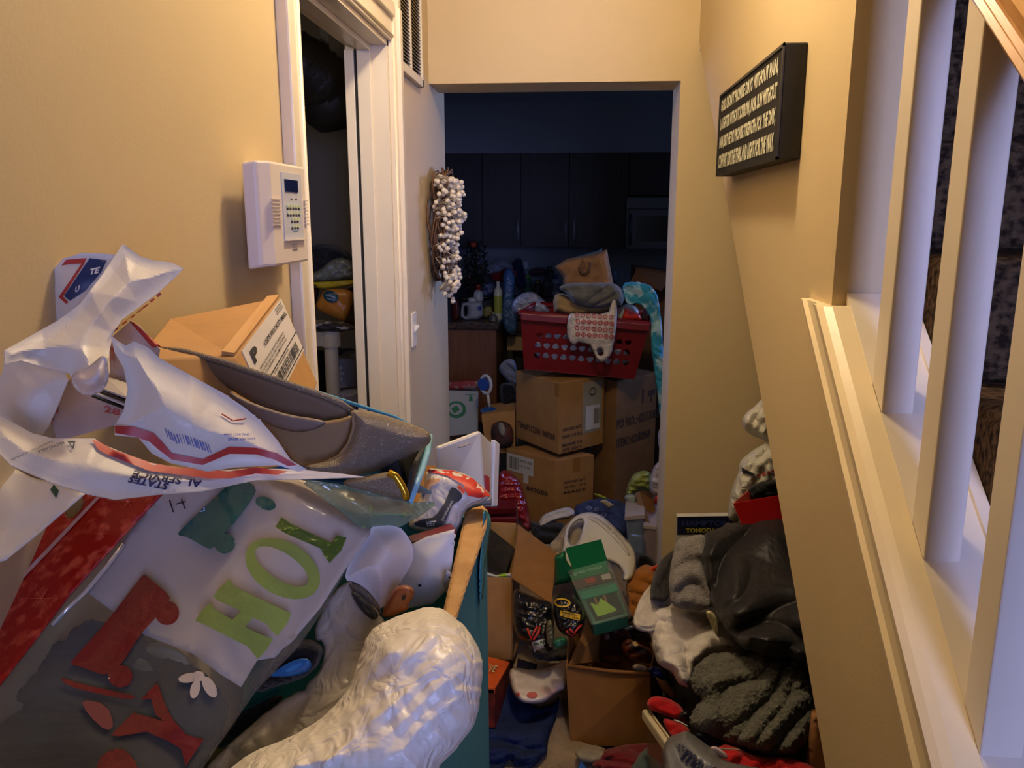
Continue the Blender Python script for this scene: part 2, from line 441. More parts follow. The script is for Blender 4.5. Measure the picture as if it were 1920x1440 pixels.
# kitchen shell
YK = 6.72
box('wall_kitchen_far', -2.9, 2.9, YK, YK+.1, 0, 2.6, TANK, lab='structure')
box('wall_kitchen_left', -2.9, -2.8, YE, YK, 0, 2.6, TANK, lab='structure')
box('wall_kitchen_right', 2.8, 2.9, YF, YK, 0, 2.6, TANK, lab='structure')
box('wall_kitchen_near', -2.8, -2.2, YE-.1, YE, 0, 2.6, TANK, lab='structure')
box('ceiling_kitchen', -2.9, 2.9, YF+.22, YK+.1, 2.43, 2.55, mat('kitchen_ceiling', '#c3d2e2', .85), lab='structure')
box('trim_1', -2.8, 2.8, 6.38, YK, 2.06, 2.43, TANK, lab='structure')      # soffit above the cabinets
# door opening: jambs, stops, casings
dj = thing('door_1', (A-.06, (D0+D1)/2, 0), None, None); dj['kind'] = 'structure'
box('jamb', A-.12, A, D1-.018, D1, 0, DH, TRIM, dj); box('jamb', A-.12, A, D0, D0+.018, 0, DH, TRIM, dj)
box('jamb', A-.12, A, D0, D1, DH-.018, DH, TRIM, dj)
box('door_stop', A-.085, A-.045, D1-.031, D1-.018, 0, DH-.018, TRIM, dj, bv=.003)
box('door_stop', A-.085, A-.045, D0+.03, D1-.03, DH-.032, DH-.018, TRIM, dj, bv=.003)
box('door_slab', A-.12, A-.092, D1-.032, D1-.018, 0, DH-.03, TRIM, dj, bv=.002)
box('latch_gap', A-.09, A-.0865, D1-.0325, D1-.0175, 0, DH-.02, pl('#1d1a17', .8), dj)
def casing(y0, y1, z0, z1, horiz, n):
    t = thing('trim_%d' % n, (A, (y0+y1)/2, z0), None, None); t['kind'] = 'structure'
    box('casing_board', A, A+.012, y0, y1, z0, z1, TRIM, t, bv=.002)
    if horiz:
        box('casing_band', A, A+.024, y0, y1, z1-.04, z1, TRIM, t, bv=.004)
        tube('casing_bead', [(A+.012, y0, z0+.012), (A+.012, y1, z0+.012)], .006, TRIM, t)
    else:
        o, i = ((y0, y1) if n == 2 else (y1, y0)); s_ = 1 if n == 2 else -1
        box('casing_band', A, A+.024, min(o, o+s_*.035), max(o, o+s_*.035), z0, z1, TRIM, t, bv=.004)
        tube('casing_bead', [(A+.012, i-s_*.014, z0), (A+.012, i-s_*.014, z1)], .006, TRIM, t)
casing(D0-.092, D0+.004, 0, DH+.096, False, 2)
casing(D1-.004, D1+.092, 0, DH+.096, False, 3)
casing(D0+.004, D1-.004, DH-.004, DH+.096, True, 4)
# knee-wall moulding: profile swept down the stair slope, cut level at its upper end
zc = 1.436
prof = [(.0, -.115), (.018, -.115), (.020, -.100), (.014, -.092), (.012, -.050), (.016, -.040), (.024, -.034), (.026, -.014), (.018, -.004), (.006, .004), (-.022, .006), (-.022, -.02), (0, -.03)]
V = []; n = len(prof)
for dx, dz in prof:
    Yt = 1.35+(zc-dz*1.0-1.44)/SL; V.append((B-dx, Yt, zc))
for dx, dz in prof: V.append((B-dx, -.3, cap(-.3)+dz))
Fs = [(i, (i+1) % n, n+(i+1) % n, n+i) for i in range(n)]+[tuple(range(n))[::-1], tuple(range(n, 2*n))]
mk('trim_5', V, Fs, TRIMC, lab='structure')
prism('trim_6', [(B+.022, YW-.005, cap(YW)+.004), (B+.12, YW-.005, cap(YW)+.004), (B+.12, -.3, cap(-.3)+.004), (B+.022, -.3, cap(-.3)+.004)], (0, 0, -.03), BAL, lab='structure')
prism('trim_7', [(B+.108, YW, cap(YW)+.014), (B+.125, YW, cap(YW)+.014), (B+.125, -.3, cap(-.3)+.014), (B+.108, -.3, cap(-.3)+.014)], (0, 0, -.06), BAL, lab='structure')
# ================================================================== STAIRS, BALUSTRADE
STC = mat('stair_carpet', '#53412f', .95, col2='#231a13', thr=(.40, .62), vscale=60, bump=.5, bscale=120, stretch=(1, 2.2, 1.3), spec=.1, detail=6)
st = thing('staircase', (1.0, -.4, 0), 'staircase with dark patterned carpet rising behind the white balusters', 'stairs')
def nos(Y): return cap(Y)-.05
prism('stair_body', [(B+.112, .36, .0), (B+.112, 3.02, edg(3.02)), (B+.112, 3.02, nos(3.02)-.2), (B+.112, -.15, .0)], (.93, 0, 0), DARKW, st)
for i in range(16):
    z1 = .19*(i+1); y0 = -.4+.2317*i+.03
    box('stair_step', B+.127, 1.495, y0, y0+.27, z1-.19, z1, STC, st, bv=.02)
bt = thing('balustrade', (B+.043, .95, cap(.95)), 'white square balusters under an oak handrail on the sloping knee wall', 'balustrade')
def railz(Y): return 1.815+SL*(Y-1.0)
for y in (1.170, .989, .809):
    V, Fs = boxv(B+.022, B+.067, y, y+.045, 0, 1); V = [(p[0], p[1], (railz(p[1])+.005) if p[2] else cap(p[1])+.003) for p in V]
    bevel(mk('baluster', V, Fs, BAL, bt), .002)
OAK = mat('oak', '#e0a866', .25, col2='#c08548', thr=(.3, .75), vscale=7, stretch=(22, 1.2, 1.2), kind='noise', coat=.4, bump=.03)
hp = [(-.030, .0), (-.034, .006), (-.030, .012), (-.034, .018), (-.030, .024), (-.036, .034), (-.040, .05), (-.036, .064), (-.02, .074), (0, .077), (.02, .074), (.036, .064), (.040, .05), (.036, .034), (.030, .024), (.034, .018), (.030, .012), (.034, .006), (.030, .0)]
V = []; n = len(hp); cx = B+.043
for Yr in (1.45, .2):
    for dx, dz in hp: V.append((cx+dx, Yr, railz(Yr)+dz*1.25))
mk('handrail', V, [(i, (i+1) % n, n+(i+1) % n, n+i)[::-1] for i in range(n)]+[tuple(range(n)), tuple(range(n, 2*n))[::-1]], OAK, bt)

# ================================================================== WALL FITTINGS
# black quotation sign on the right wall
p = PX(1520, 92, B); yn = p[1]; xs = B-.042
TL, TR, BR, BL = PX(1351, 181, xs), PX(1475, 76, xs), PX(1457, 297, xs), PX(1344, 333, xs)
zt = (TL[2]+TR[2])/2; zb = (BL[2]+BR[2])/2; yf = (TL[1]+BL[1])/2; yn = (TR[1]+BR[1])/2
sg = thing('wall_sign', (B, (yn+yf)/2, zb), 'black box sign with four lines of pale capital lettering on the right wall', 'sign')
SB = mat('sign_black', '#14120e', .65, var=.3, vscale=30)
box('sign_box', xs, B, yn, yf, zb, zt, SB, sg, bv=.003)
for z0, z1, y0, y1 in ((zb, zb+.006, yn, yf), (zt-.006, zt, yn, yf), (zb, zt, yn, yn+.008), (zb, zt, yf-.008, yf)):
    box('sign_rim', xs-.003, xs, y0, y1, z0, z1, pl('#2e2b24', .4), sg)
Q = [(xs, yf-.012, zt-.01), (xs, yn+.012, zt-.01), (xs, yn+.012, zb+.01), (xs, yf-.012, zb+.01)]
TX = mat('sign_letters', '#c9c8ae', .7, var=.3, vscale=90)
for i, s in enumerate(("GOD DIDN'T PROMISE DAYS WITHOUT PAIN,", "LAUGHTER WITHOUT SORROW, NOR SUN WITHOUT", "RAIN, BUT HE DID PROMISE STRENGTH FOR THE DAY,", "COMFORT FOR THE TEARS AND LIGHT FOR THE WAY.")):
    txq(Q, s, .02, .03+i*.245, .96, .03+i*.245+.19, TX, sg, off=.0012, bold=.05)
# alarm keypad
xk = A+.062
kt, kb = 1.70, 1.46
k1, k2, k3, k4 = PX(500, 301, xk), PX(573, 313, xk), PX(582, 489, xk), PX(513, 500, xk)
kp = thing('alarm_keypad', (A, 1.35, k4[2]), 'white alarm keypad with blue screen on the left wall beside the door', 'keypad')
KP = pl('#e6d9cb', .35); KP2 = pl('#d9cdbd', .35)
b1, b2 = PX(457, 311, A), PX(470, 490, A)
ya = (b1[1]+b2[1])/2; yb = k2[1]+.0
zt, zb = (k1[2]+k2[2])/2, (k3[2]+k4[2])/2
box('back_housing', A, A+.03, ya, yb+.03, zb+.012, zt-.002, KP2, kp, bv=.004)
yk0 = k1[1]-.0; yk1 = (k2[1]+k3[1])/2
prism('front_shell', [(A+.026, yk0-.012, zb-.004), (A+.026, yk1+.006, zb-.004), (xk-.008, yk1+.006, zb), (xk, yk1-.012, zb), (xk, yk0+.012, zb), (xk-.014, yk0-.010, zb)], (0, 0, zt-zb), KP, kp, bv=.004)
KQ = [(xk, yk0+.002, zt), (xk, yk1, zt), (xk, yk1, zb), (xk, yk0+.002, zb)]
onq(KQ, 'control_panel', .30, .09, .82, .75, pl('#c3c6cf', .4), kp, t=.0015)
onq(KQ, 'display_screen', .36, .155, .70, .275, mat('lcd', '#141d4a', .15), kp, t=.003)
KG = pl('#c9d3a8', .5)
for r_, (nn, u0) in enumerate(((5, .38), (5, .38), (3, .48), (3, .48))):
    v = .405+r_*.066
    for c in range(nn):
        u = u0+c*.076; onq(KQ, 'key', u, v, u+.058, v+.026, KG, kp, t=.004)
        onq(KQ, 'key_caption', u+.004, v+.034, u+.052, v+.05, pl('#45403a', .7), kp, t=.0018)
for u in (.5, .62): onq(KQ, 'status_mark', u, .34, u+.05, .352, pl('#45403a', .7), kp, t=.002)
onq(KQ, 'panel_emblem', .53, .665, .66, .675, pl('#5f8fb0', .5), kp, t=.002)
for i in range(8):
    v = .35+i*.035
    onq(KQ, 'grille_rib', .02, v, .24, v+.012, KP2, kp, t=.003); onq(KQ, 'grille_rib', .88, v, .97, v+.012, KP2, kp, t=.003)
onq(KQ, 'panel_ledge', .30, .752, .84, .762, KP, kp, t=.006)
for v in (.80, .825, .85): onq(KQ, 'maker_mark', .50, v, .64, v+.008, pl('#9c9184', .5), kp, t=.0015)
# light switch
sw = thing('light_switch', (A, 2.62, 1.16), 'white toggle light switch on the wall beside the door casing', 'light switch')
p0, p1 = PX(767, 583, A), PX(781, 650, A); q0, q1 = PX(776, 583, A), PX(769, 650, A)
zs = (PX(774, 585, A)[2], PX(774, 650, A)[2]); ys = PX(774, 618, A)[1]
box('switch_plate', A, A+.007, ys-.036, ys+.036, zs[1], zs[0], pl('#e9e3d4', .35), sw, bv=.003)
zm = (zs[0]+zs[1])/2
prism('toggle', [(A+.006, ys-.005, zm-.012), (A+.006, ys-.005, zm+.012), (A+.02, ys-.004, zm+.016), (A+.022, ys-.004, zm+.008)], (0, .01, 0), pl('#f0eadc', .35), sw, bv=.001)
for dz in (-.03, .03): lathe('screw', [(.003, 0), (.003, .001)], (A+.007, ys, zm+dz), pl('#b9b2a2', .3, metal=.5), sw, axis=(1, 0, 0), seg=8)
# return air grille
zv = PX(752, 128, A+.018)[2]; yv0 = PX(751, 100, A+.02)[1]; yv1 = PX(796, 160, A+.02)[1]
VM = pl('#d9cfb6', .45)
vt = thing('air_vent', (A, (yv0+yv1)/2, zv), 'tall painted metal return air grille high on the left wall', 'vent')
zt = zv+.5
box('vent_back', A, A+.002, yv0+.01, yv1-.01, zv+.01, zt-.01, pl('#171411', .9), vt)
for y0, y1, z0, z1 in ((yv0, yv0+.03, zv, zt), (yv1-.02, yv1, zv, zt), (yv0, yv1, zv, zv+.026), (yv0, yv1, zt-.026, zt)):
    box('vent_frame', A, A+.018, y0, y1, z0, z1, VM, vt, bv=.002)
ym = (yv0+yv1)/2; box('vent_bar', A, A+.016, ym-.006, ym+.006, zv, zt, VM, vt)
P_ = []
z = zv+.03
while z < zt-.03:
    for y0, y1 in ((yv0+.028, ym-.006), (ym+.006, yv1-.018)):
        P_.append(prismv([(A+.002, y0, z+.006), (A+.013, y0, z), (A+.013, y0, z+.002), (A+.002, y0, z+.008)], (0, y1-y0, 0)))
    z += .0105
V, Fs = multi(P_); tag(mk('vent_slats', V, Fs, pl('#8d8168', .5), vt), kind='stuff')
# berry wreath on the left wall
yc = 3.09; zc_ = PX(815, 425, A)[2]; Rr = .165
wr = thing('berry_wreath', (A, yc, zc_-Rr), 'twig wreath covered with white berry sprays on the left wall', 'wreath')
rg = random.Random(4); P_ = []
TW = mat('twigs', '#6b4c33', .85, var=.4, vscale=40)
for k in range(46):
    ph = rg.uniform(0, 6.28); ln = rg.uniform(2.2, 5.5); r0 = rg.uniform(-.028, .028); x0 = rg.uniform(.006, .062); pts = []
    for i in range(15):
        t = ph+ln*i/14; rr = Rr+r0+.012*math.sin(t*3+k); pts.append((A+max(.004, x0+.014*math.sin(t*4+k*2)), yc+rr*math.cos(t), zc_+rr*1.08*math.sin(t)))
    P_.append(tubev(pts, rg.uniform(.002, .0042), 4))
for k in range(22):
    t = rg.uniform(0, 6.28); b0 = Vector((A+.04, yc+Rr*math.cos(t), zc_+Rr*1.08*math.sin(t)))
    P_.append(tubev([b0, b0+Vector((rg.uniform(0, .04), rg.uniform(-.05, .05), rg.uniform(-.05, .05)))], .0012, 3))
V, Fs = multi(P_); tag(mk('twig_ring', V, Fs, TW, wr, smooth=True), kind='stuff')
bm = bmesh.new(); bmesh.ops.create_icosphere(bm, subdivisions=2, radius=1); SV = [tuple(v.co) for v in bm.verts]; SF = [tuple(v.index for v in f.verts) for f in bm.faces]; bm.free()
P_ = []; Q_ = []
cl = [(836, 350, 24, 22), (852, 352, 18, 16), (838, 385, 26, 22), (858, 365, 14, 14), (850, 410, 24, 26), (846, 440, 20, 22), (832, 380, 20, 20), (842, 470, 22, 20), (848, 500, 20, 22), (850, 530, 18, 18), (842, 545, 10, 14), (845, 560, 6, 10), (828, 340, 12, 10), (860, 400, 12, 18)]
cw = [34, 22, 34, 14, 34, 30, 16, 34, 34, 24, 8, 4, 8, 12]
for (cx, cy_, rx, ry), nn in zip(cl, cw):
    hub = None
    for j in range(nn):
        a = rg.uniform(0, 6.28); q = math.sqrt(rg.random()); x = cx+rx*q*math.cos(a); y = cy_+ry*q*math.sin(a)
        Yb = 2.95+rg.uniform(-.09, .16)
        p = PY(x, y, Yb); r = rg.uniform(.0072, .0098)
        p[0] = max(p[0], A+.03)
        P_.append(([tuple(p+np.array(s)*r) for s in SV], SF))
        if hub is None or j % 6 == 0: hub = p+np.array([-.06, 0, rg.uniform(-.03, .03)]); hub[0] = max(hub[0], A+.04)
        Q_.append(tubev([hub, (hub+p)/2+np.array([0, 0, .008]), p], .0013, 3))
V, Fs = multi(P_); tag(mk('berries', V, Fs, pl('#e3d9c4', .28, coat=.3), wr, smooth=True), kind='stuff')
V, Fs = multi(Q_); tag(mk('berry_stems', V, Fs, pl('#b9a98e', .6), wr, smooth=True), kind='stuff')
# ================================================================== KITCHEN
CAB = mat('cabinet_wood', '#2a2320', .5, col2='#1d1815', thr=(.3, .7), vscale=6, stretch=(8, 8, .8))
STEEL = pl('#5c6068', .4, metal=.6)
YC = 6.38
def X6(x): return PY(x, 400, YC)[0]
zb, zt = PY(1000, 462, YC)[2], 2.06
def door(par, x0, x1, z0, z1, hx=None):
    d = box('door', x0+.003, x1-.003, YC-.02, YC, z0, z1, CAB, par)
    f = .055
    V, Fs = multi([boxv(x0+.003, x0+f, YC-.032, YC-.02, z0, z1), boxv(x1-f, x1-.003, YC-.032, YC-.02, z0, z1),
                   boxv(x0+f, x1-f, YC-.032, YC-.02, z0, z0+f), boxv(x0+f, x1-f, YC-.032, YC-.02, z1-f, z1)])
    mk('door_frame', V, Fs, CAB, d)
    if hx: tube('handle', [(hx, YC-.032, z0+.05), (hx, YC-.055, z0+.055), (hx, YC-.055, z0+.2), (hx, YC-.032, z0+.205)], .006, pl('#a9adb3', .3, metal=.3), d)
cabs = [(770, 905, [(770, 905, None)], 'dark wooden wall cabinet at the far left of the kitchen row, behind the wreath'),
        (906, 1066, [(906, 977, 972), (977, 1066, 1061)], 'dark wooden two-door wall cabinet in the middle of the kitchen row'),
        (1067, 1177, [(1067, 1177, 1077)], 'dark wooden single-door wall cabinet just left of the microwave'),
        (1178, 1330, [(1178, 1330, None)], 'short dark wooden wall cabinet above the microwave')]
for i, (a, b, ds, lb) in enumerate(cabs):
    z0 = zb if i < 3 else PY(1200, 366, YC)[2]
    t = thing('wall_cabinet', ((X6(a)+X6(b))/2, 6.5, z0), lb, 'cabinet', 'dark wall cabinets in the kitchen')
    box('body', X6(a), X6(b), YC, 6.715, z0, zt, CAB, t)
    for x0, x1, hx in ds: door(t, X6(x0), X6(x1), z0, zt-.01, X6(hx) if hx else None)
ym = 6.3; mw = thing('microwave', (PY(1240, 400, ym)[0], ym, PY(1200, 467, ym)[2]), 'stainless over-the-range microwave under the short cabinet', 'microwave')
x0, x1 = PY(1174, 400, ym)[0], PY(1330, 400, ym)[0]; z0, z1 = PY(1200, 467, ym)[2], PY(1200, 370, ym)[2]
box('body', x0, x1, ym+.02, 6.6, z0, z1, STEEL, mw, bv=.005)
box('door_frame', x0+.02, x1, ym, ym+.02, z0, z1-.09, STEEL, mw, bv=.004)
box('window', x0+.08, x1-.1, ym-.003, ym, z0+.06, z1-.14, pl('#10131c', .15), mw)
box('vent_panel', x0, x1, ym, ym+.02, z1-.085, z1, STEEL, mw, bv=.003)
tube('handle', [(x0+.035, ym-.03, z0+.03), (x0+.035, ym-.03, z1-.12)], .009, STEEL, mw)
box('back_counter', -2.0, 2.3, 5.7, 6.715, .86, .91, mat('granite', '#3d332b', .3, col2='#15110e', thr=(.4, .6), vscale=60), lab=('dark granite worktop along the kitchen back wall', 'worktop'))
lc = thing('base_cabinet', (.2, 6.4, 0), 'dark wooden base cabinets under the back worktop', 'cabinet')
box('body', -2.0, 2.3, 5.77, 6.715, 0, .86, CAB, lc)
for i in range(6): box('door', -1.95+i*.7, -1.28+i*.7, 5.75, 5.77, .1, .84, CAB, lc, bv=.003)
# peninsula
GR = mat('granite_brown', '#5b4737', .3, col2='#241a14', thr=(.35, .65), vscale=55, detail=6)
yp = PZ(880, 605, .91)[1]; xr = PY(930, 610, yp)[0]
pe = thing('peninsula', (xr-.4, yp+.35, 0), 'kitchen peninsula with brown wood end panel and granite top', 'kitchen counter')
box('granite_top', xr-1.3, xr+.02, yp, yp+.75, .865, .91, GR, pe, bv=.006)
box('end_panel', xr-1.28, xr, yp+.03, yp+.72, 0, .865, mat('wood_panel', '#7a4a22', .5, col2='#64391a', thr=(.3, .7), vscale=5, stretch=(10, 10, .7)), pe, bv=.003)
# cream drawer table behind
ds = thing('side_table', (PY(958, 640, 5.6)[0], 5.8, 0), 'low table with a cream drawer front between peninsula and basket', 'table')
xa, xb = xr+.03, PY(1050, 640, 5.6)[0]; za, zc2 = PY(950, 657, 5.6)[2], PY(950, 630, 5.6)[2]
box('drawer', xa, xb, 5.6, 5.62, za, zc2, pl('#b39a6a', .5), ds, bv=.003)
box('table_top', xa-.01, xb+.01, 5.59, 5.69, zc2, zc2+.02, pl('#23201e', .5), ds)
for x in (xa, xb-.04):
    for y in (5.62, 5.65): box('leg', x, x+.04, y, y+.04, 0, za, pl('#2a241f', .5), ds)
def soft(name, label, cat, out, D, th, m, wr=None, group=None, **k):
    return blob(name, out, D, th, m, wr, lab=(label, cat)+((group,) if group else ()), **k)
CL = lambda a=.01, f=14, an=0, s=3: ('cloth', a, f, an, s)
BG = lambda a=.012, f=14: ('bag', a, f)
# --- on the peninsula
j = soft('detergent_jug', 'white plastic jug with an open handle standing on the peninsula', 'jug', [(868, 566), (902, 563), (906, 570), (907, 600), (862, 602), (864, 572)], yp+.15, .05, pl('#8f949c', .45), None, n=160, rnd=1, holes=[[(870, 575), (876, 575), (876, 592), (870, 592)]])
ovd(j, 'blue_mark', ellipse(899, 578, 4, 5, 12), pl('#27357a', .5))
lathe('jug_cap', [(.03, 0), (.03, .02), (.02, .026)], PY(886, 565, yp+.16), pl('#a9adb3', .5), j, seg=14)
b = thing('cleaner_bottle', PY(897, 566, yp+.3), 'small white bottle with a red cap behind the white jug', 'bottle')
p = PY(897, 564, yp+.3); lathe('body', [(.034, 0), (.036, .03), (.03, .06), (.014, .075)], p, pl('#a8b0b4', .4), b, seg=14); lathe('cap', [(.016, .072), (.016, .105), (.013, .11)], p, pl('#8c2320', .4), b, seg=12)
b = thing('lotion_bottle', PY(934, 600, yp+.2), 'tall pump bottle with a yellow-green label on the peninsula', 'bottle')
p = PY(934, 601, yp+.2); lathe('body', [(.026, 0), (.028, .01), (.028, .2), (.014, .225)], p, pl('#c2c0a8', .35), b, seg=16)
lathe('label', [(.0288, .05), (.0288, .165)], p, pl('#9aa23a', .45), b, seg=16); lathe('neck', [(.012, .22), (.011, .26)], p, pl('#c9c9c0', .3), b, seg=10)
b = thing('glass_lid', PY(925, 603, yp+.08), 'small domed glass lid beside the tall bottle', 'lid')
p = PY(925, 602, yp+.08); lathe('dome', [(.028, 0), (.03, .012), (.026, .032), (.012, .045), (.004, .047)], p, pl('#6a6a66', .1, metal=.4), b, seg=16); lathe('knob', [(.006, .046), (.008, .056), (.002, .06)], p, pl('#9a9a94', .2), b, seg=10)
soft('brown_bottle', 'dark red-brown bottle at the left end of the peninsula', 'bottle', [(846, 572), (850, 558), (857, 558), (862, 572), (862, 602), (845, 602)], yp+.12, .025, pl('#4a1b14', .2), None, n=80)
soft('black_tray', 'black tray with crumpled paper behind the white jug', 'tray', [(860, 556), (918, 553), (922, 563), (862, 568)], yp+.36, .04, pl('#141414', .4), None, n=80, rnd=1)
soft('yellow_packet', 'yellow packet lying behind the jug and glass lid', 'packet', [(903, 576), (922, 572), (926, 590), (906, 598)], yp+.22, .02, pl('#7a7230', .5), BG(.006, 30), n=80)
soft('blue_clear_bag', 'clear blue-tinted plastic bag hanging over the peninsula edge', 'plastic bag', [(942, 508), (958, 500), (968, 520), (962, 560), (972, 600), (966, 632), (944, 622), (938, 580), (944, 545)], yp+.25, .06, bagm('#4f74a8', .2, bump=.5), BG(.02, 16), n=400)
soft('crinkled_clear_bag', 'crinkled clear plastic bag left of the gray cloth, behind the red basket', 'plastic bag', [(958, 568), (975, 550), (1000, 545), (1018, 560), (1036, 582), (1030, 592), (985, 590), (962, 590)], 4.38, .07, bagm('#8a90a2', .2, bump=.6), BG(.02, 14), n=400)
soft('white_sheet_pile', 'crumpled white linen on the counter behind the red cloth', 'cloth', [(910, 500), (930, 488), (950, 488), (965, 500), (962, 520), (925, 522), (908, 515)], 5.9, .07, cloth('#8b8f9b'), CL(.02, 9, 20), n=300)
soft('red_kitchen_cloth', 'crumpled dark red cloth on the cluttered kitchen counter', 'cloth', [(916, 512), (935, 510), (945, 503), (968, 505), (972, 520), (955, 525), (940, 530), (922, 528)], 5.7, .06, cloth('#7e1518'), CL(.018, 10, 60), n=260)
soft('navy_bag', 'dark navy bag standing behind the red kitchen cloth', 'bag', [(955, 500), (965, 486), (978, 482), (985, 510), (990, 540), (975, 545), (962, 525)], 5.95, .07, cloth('#1a2142'), CL(.015, 9, 80), n=200)
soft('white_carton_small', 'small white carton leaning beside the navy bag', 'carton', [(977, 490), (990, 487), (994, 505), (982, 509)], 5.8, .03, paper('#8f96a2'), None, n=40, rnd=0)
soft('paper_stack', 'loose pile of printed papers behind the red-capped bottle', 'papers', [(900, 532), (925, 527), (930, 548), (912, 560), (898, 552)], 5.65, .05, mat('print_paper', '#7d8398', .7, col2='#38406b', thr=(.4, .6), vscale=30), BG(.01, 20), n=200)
soft('dark_clutter_sack', 'dark sack heaped on the counter behind the wreath berries', 'sack', [(850, 545), (868, 520), (895, 515), (915, 530), (915, 552), (860, 560)], 5.75, .09, cloth('#1b1c26'), CL(.02, 8), n=250)
# dark artificial tree with orange ornament
rt_ = thing('tabletop_tree', PY(892, 552, 5.5), 'dark bushy artificial plant with an orange ball ornament on the counter', 'artificial plant')
lathe('trunk', [(.012, 0), (.012, .25)], PY(892, 552, 5.5), pl('#2a1c12', .8), rt_, seg=8)
rg = random.Random(7); V = []; Fs = []
for k in range(900):
    a = rg.uniform(0, 6.28); q = math.sqrt(rg.random()); yy = rg.uniform(-1, 1); ww = 24*(.55+.45*math.cos(yy*1.3))
    x = 892+ww*q*math.cos(a); y = 500+46*yy; p = PY(x, y, 5.5+.12*q*math.sin(a)); k0 = len(V)
    d1 = np.array([rg.uniform(-1, 1), rg.uniform(-1, 1), rg.uniform(-1, 1)])*.02; d2 = np.array([rg.uniform(-1, 1), rg.uniform(-1, 1), rg.uniform(-1, 1)])*.007
    V += [p, p+d1+d2, p+d1*1.4, p+d1-d2]; Fs.append((k0, k0+1, k0+2, k0+3))
tag(mk('foliage', V, Fs, pl('#20221a', .7), rt_), kind='stuff')
for x, y, c in ((888, 458, '#a8451c'), (905, 500, '#5a3a1a'), (880, 520, '#5a2a1a')):
    p = PY(x, y, 5.42); mk('ornament', [tuple(p+np.array(s)*(.024 if y < 460 else .012)) for s in SV], SF, pl(c, .4), rt_, smooth=True)
# cups and jars
def jar(name, lab, cat, x, yb, yt, Y, r, c, cc=None, **k):
    p = PY(x, yb, Y); h = PY(x, yt, Y)[2]-p[2]; t = thing(name, p, lab, cat)
    lathe('body', [(r*.85, 0), (r, .01), (r, h*.72), (r*.6, h*.82)], p, pl(c, .35), t, seg=14)
    lathe('cap', [(r*.62, h*.8), (r*.62, h), (r*.5, h*1.02)], p, pl(cc or c, .4), t, seg=12)
    lathe('label', [(r*1.02, h*.2), (r*1.02, h*.6)], p, paper('#%02x%02x%02x' % tuple(min(255, int(v*255*.5+60)) for v in (lin(c)[0], lin(c)[1], lin(c)[2]))), t, seg=14)
jar('green_tub', 'green plastic tub among the jars on the back counter', 'tub', 988, 545, 516, 6.15, .042, '#3f7a4a', '#4f9a3a')
jar('spice_jar', 'dark jar second from the left among the back counter bottles', 'jar', 1008, 556, 526, 6.1, .036, '#3a2c22', '#6a6040')
jar('coffee_jar', 'gray-labelled jar standing right of the dark spice jar', 'jar', 1024, 558, 520, 6.1, .034, '#5a5c66', '#3c3c44')
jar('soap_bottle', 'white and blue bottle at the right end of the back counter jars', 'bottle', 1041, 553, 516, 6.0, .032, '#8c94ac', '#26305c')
jar('green_cap_bottle', 'dark bottle with a green cap behind the jars', 'bottle', 1031, 530, 500, 6.35, .035, '#1c2c2c', '#1c4c30')
soft('pink_towel', 'dull pink folded cloth lying behind the jars', 'cloth', [(990, 508), (1005, 500), (1025, 503), (1030, 515), (995, 518)], 6.5, .05, cloth('#5e3f50'), CL(.01, 12), n=150)
soft('blue_cup', 'pale blue cup just right of the brown paper bag', 'cup', [(1147, 505), (1160, 505), (1158, 530), (1149, 530)], 6.1, .03, pl('#6c86a4', .4), None, n=60, rnd=1)
# --- paper grocery bag behind the basket
KR = mat('kraft', '#9a6f45', .85, var=.1, vscale=12, bump=.15, bscale=40)
pb = soft('paper_grocery_bag', 'brown kraft paper bag with twisted handles behind the laundry basket', 'paper bag', [(1040, 500), (1062, 486), (1118, 476), (1138, 467), (1142, 490), (1150, 530), (1148, 545), (1055, 545), (1056, 520)], 4.45, .10, KR, BG(.02, 7), n=400, rnd=0, rim=.25)
ovd(pb, 'gusset_panel', [(1122, 478), (1137, 470), (1148, 532), (1133, 532)], mat('kraft_light', '#ab8055', .85, bump=.1), off=.004)
for pts in ([(1086, 502), (1090, 512), (1097, 514), (1104, 508), (1106, 492)],):
    fb = [4.4]; cast(pb, 1090, 505, .01, fb); tube('twisted_handle', [cast(pb, x, y, .01, fb) for x, y in pts], .008, pl('#6b4a2a', .8), pb)
ovd(pb, 'print_mark', [(1091, 484), (1097, 494), (1102, 505), (1084, 505)], pl('#7c5836', .9), off=.004)
soft('blue_box_lid', 'dull blue box lid showing above the brown paper bag', 'box', [(1062, 486), (1120, 470), (1130, 465), (1126, 478), (1070, 490)], 4.54, .02, paper('#4c6478'), None, n=60, rnd=0)
# --- cardboard cartons under the basket
CB = card('#97703f'); CBD = card('#7a5a38'); CBL = card('#a67c48'); TAPE = mat('tape', '#8a6230', .25, var=.05)
def carton(name, label, nc, Y, lp, rp, zbot, m, group=None):
    O = PY(nc[0], nc[1], Y); zt = O[2]; Lc, Rc = PZ(lp[0], lp[1], zt), PZ(rp[0], rp[1], zt)
    Bk = Lc+Rc-O; h = zt-zbot
    t = thing(name, (O+Bk)/2-np.array([0, 0, h]), label, 'box', group)
    prism('carton_body', [O, Rc, Bk, Lc], (0, 0, -h), m, t, bv=.004)
    dn = np.array([0, 0, -h]); QL = [Lc, O, O+dn, Lc+dn]; QR = [O, Rc, Rc+dn, O+dn]; QT = [Lc, O, Rc, Bk]
    return t, QL, QR, QT
IK = pl('#3a2817', .8)
t, QL, QR, QT = carton('cardboard_carton', 'brown carton with item number print directly under the red basket, above another carton', (1049, 718), 3.86, (967, 695), (1134, 703), .412, CB, 'cartons under the laundry basket')
txq(QL, 'ITEM#FS12388  849088', .04, .73, .92, .83, IK, t, bold=.02)
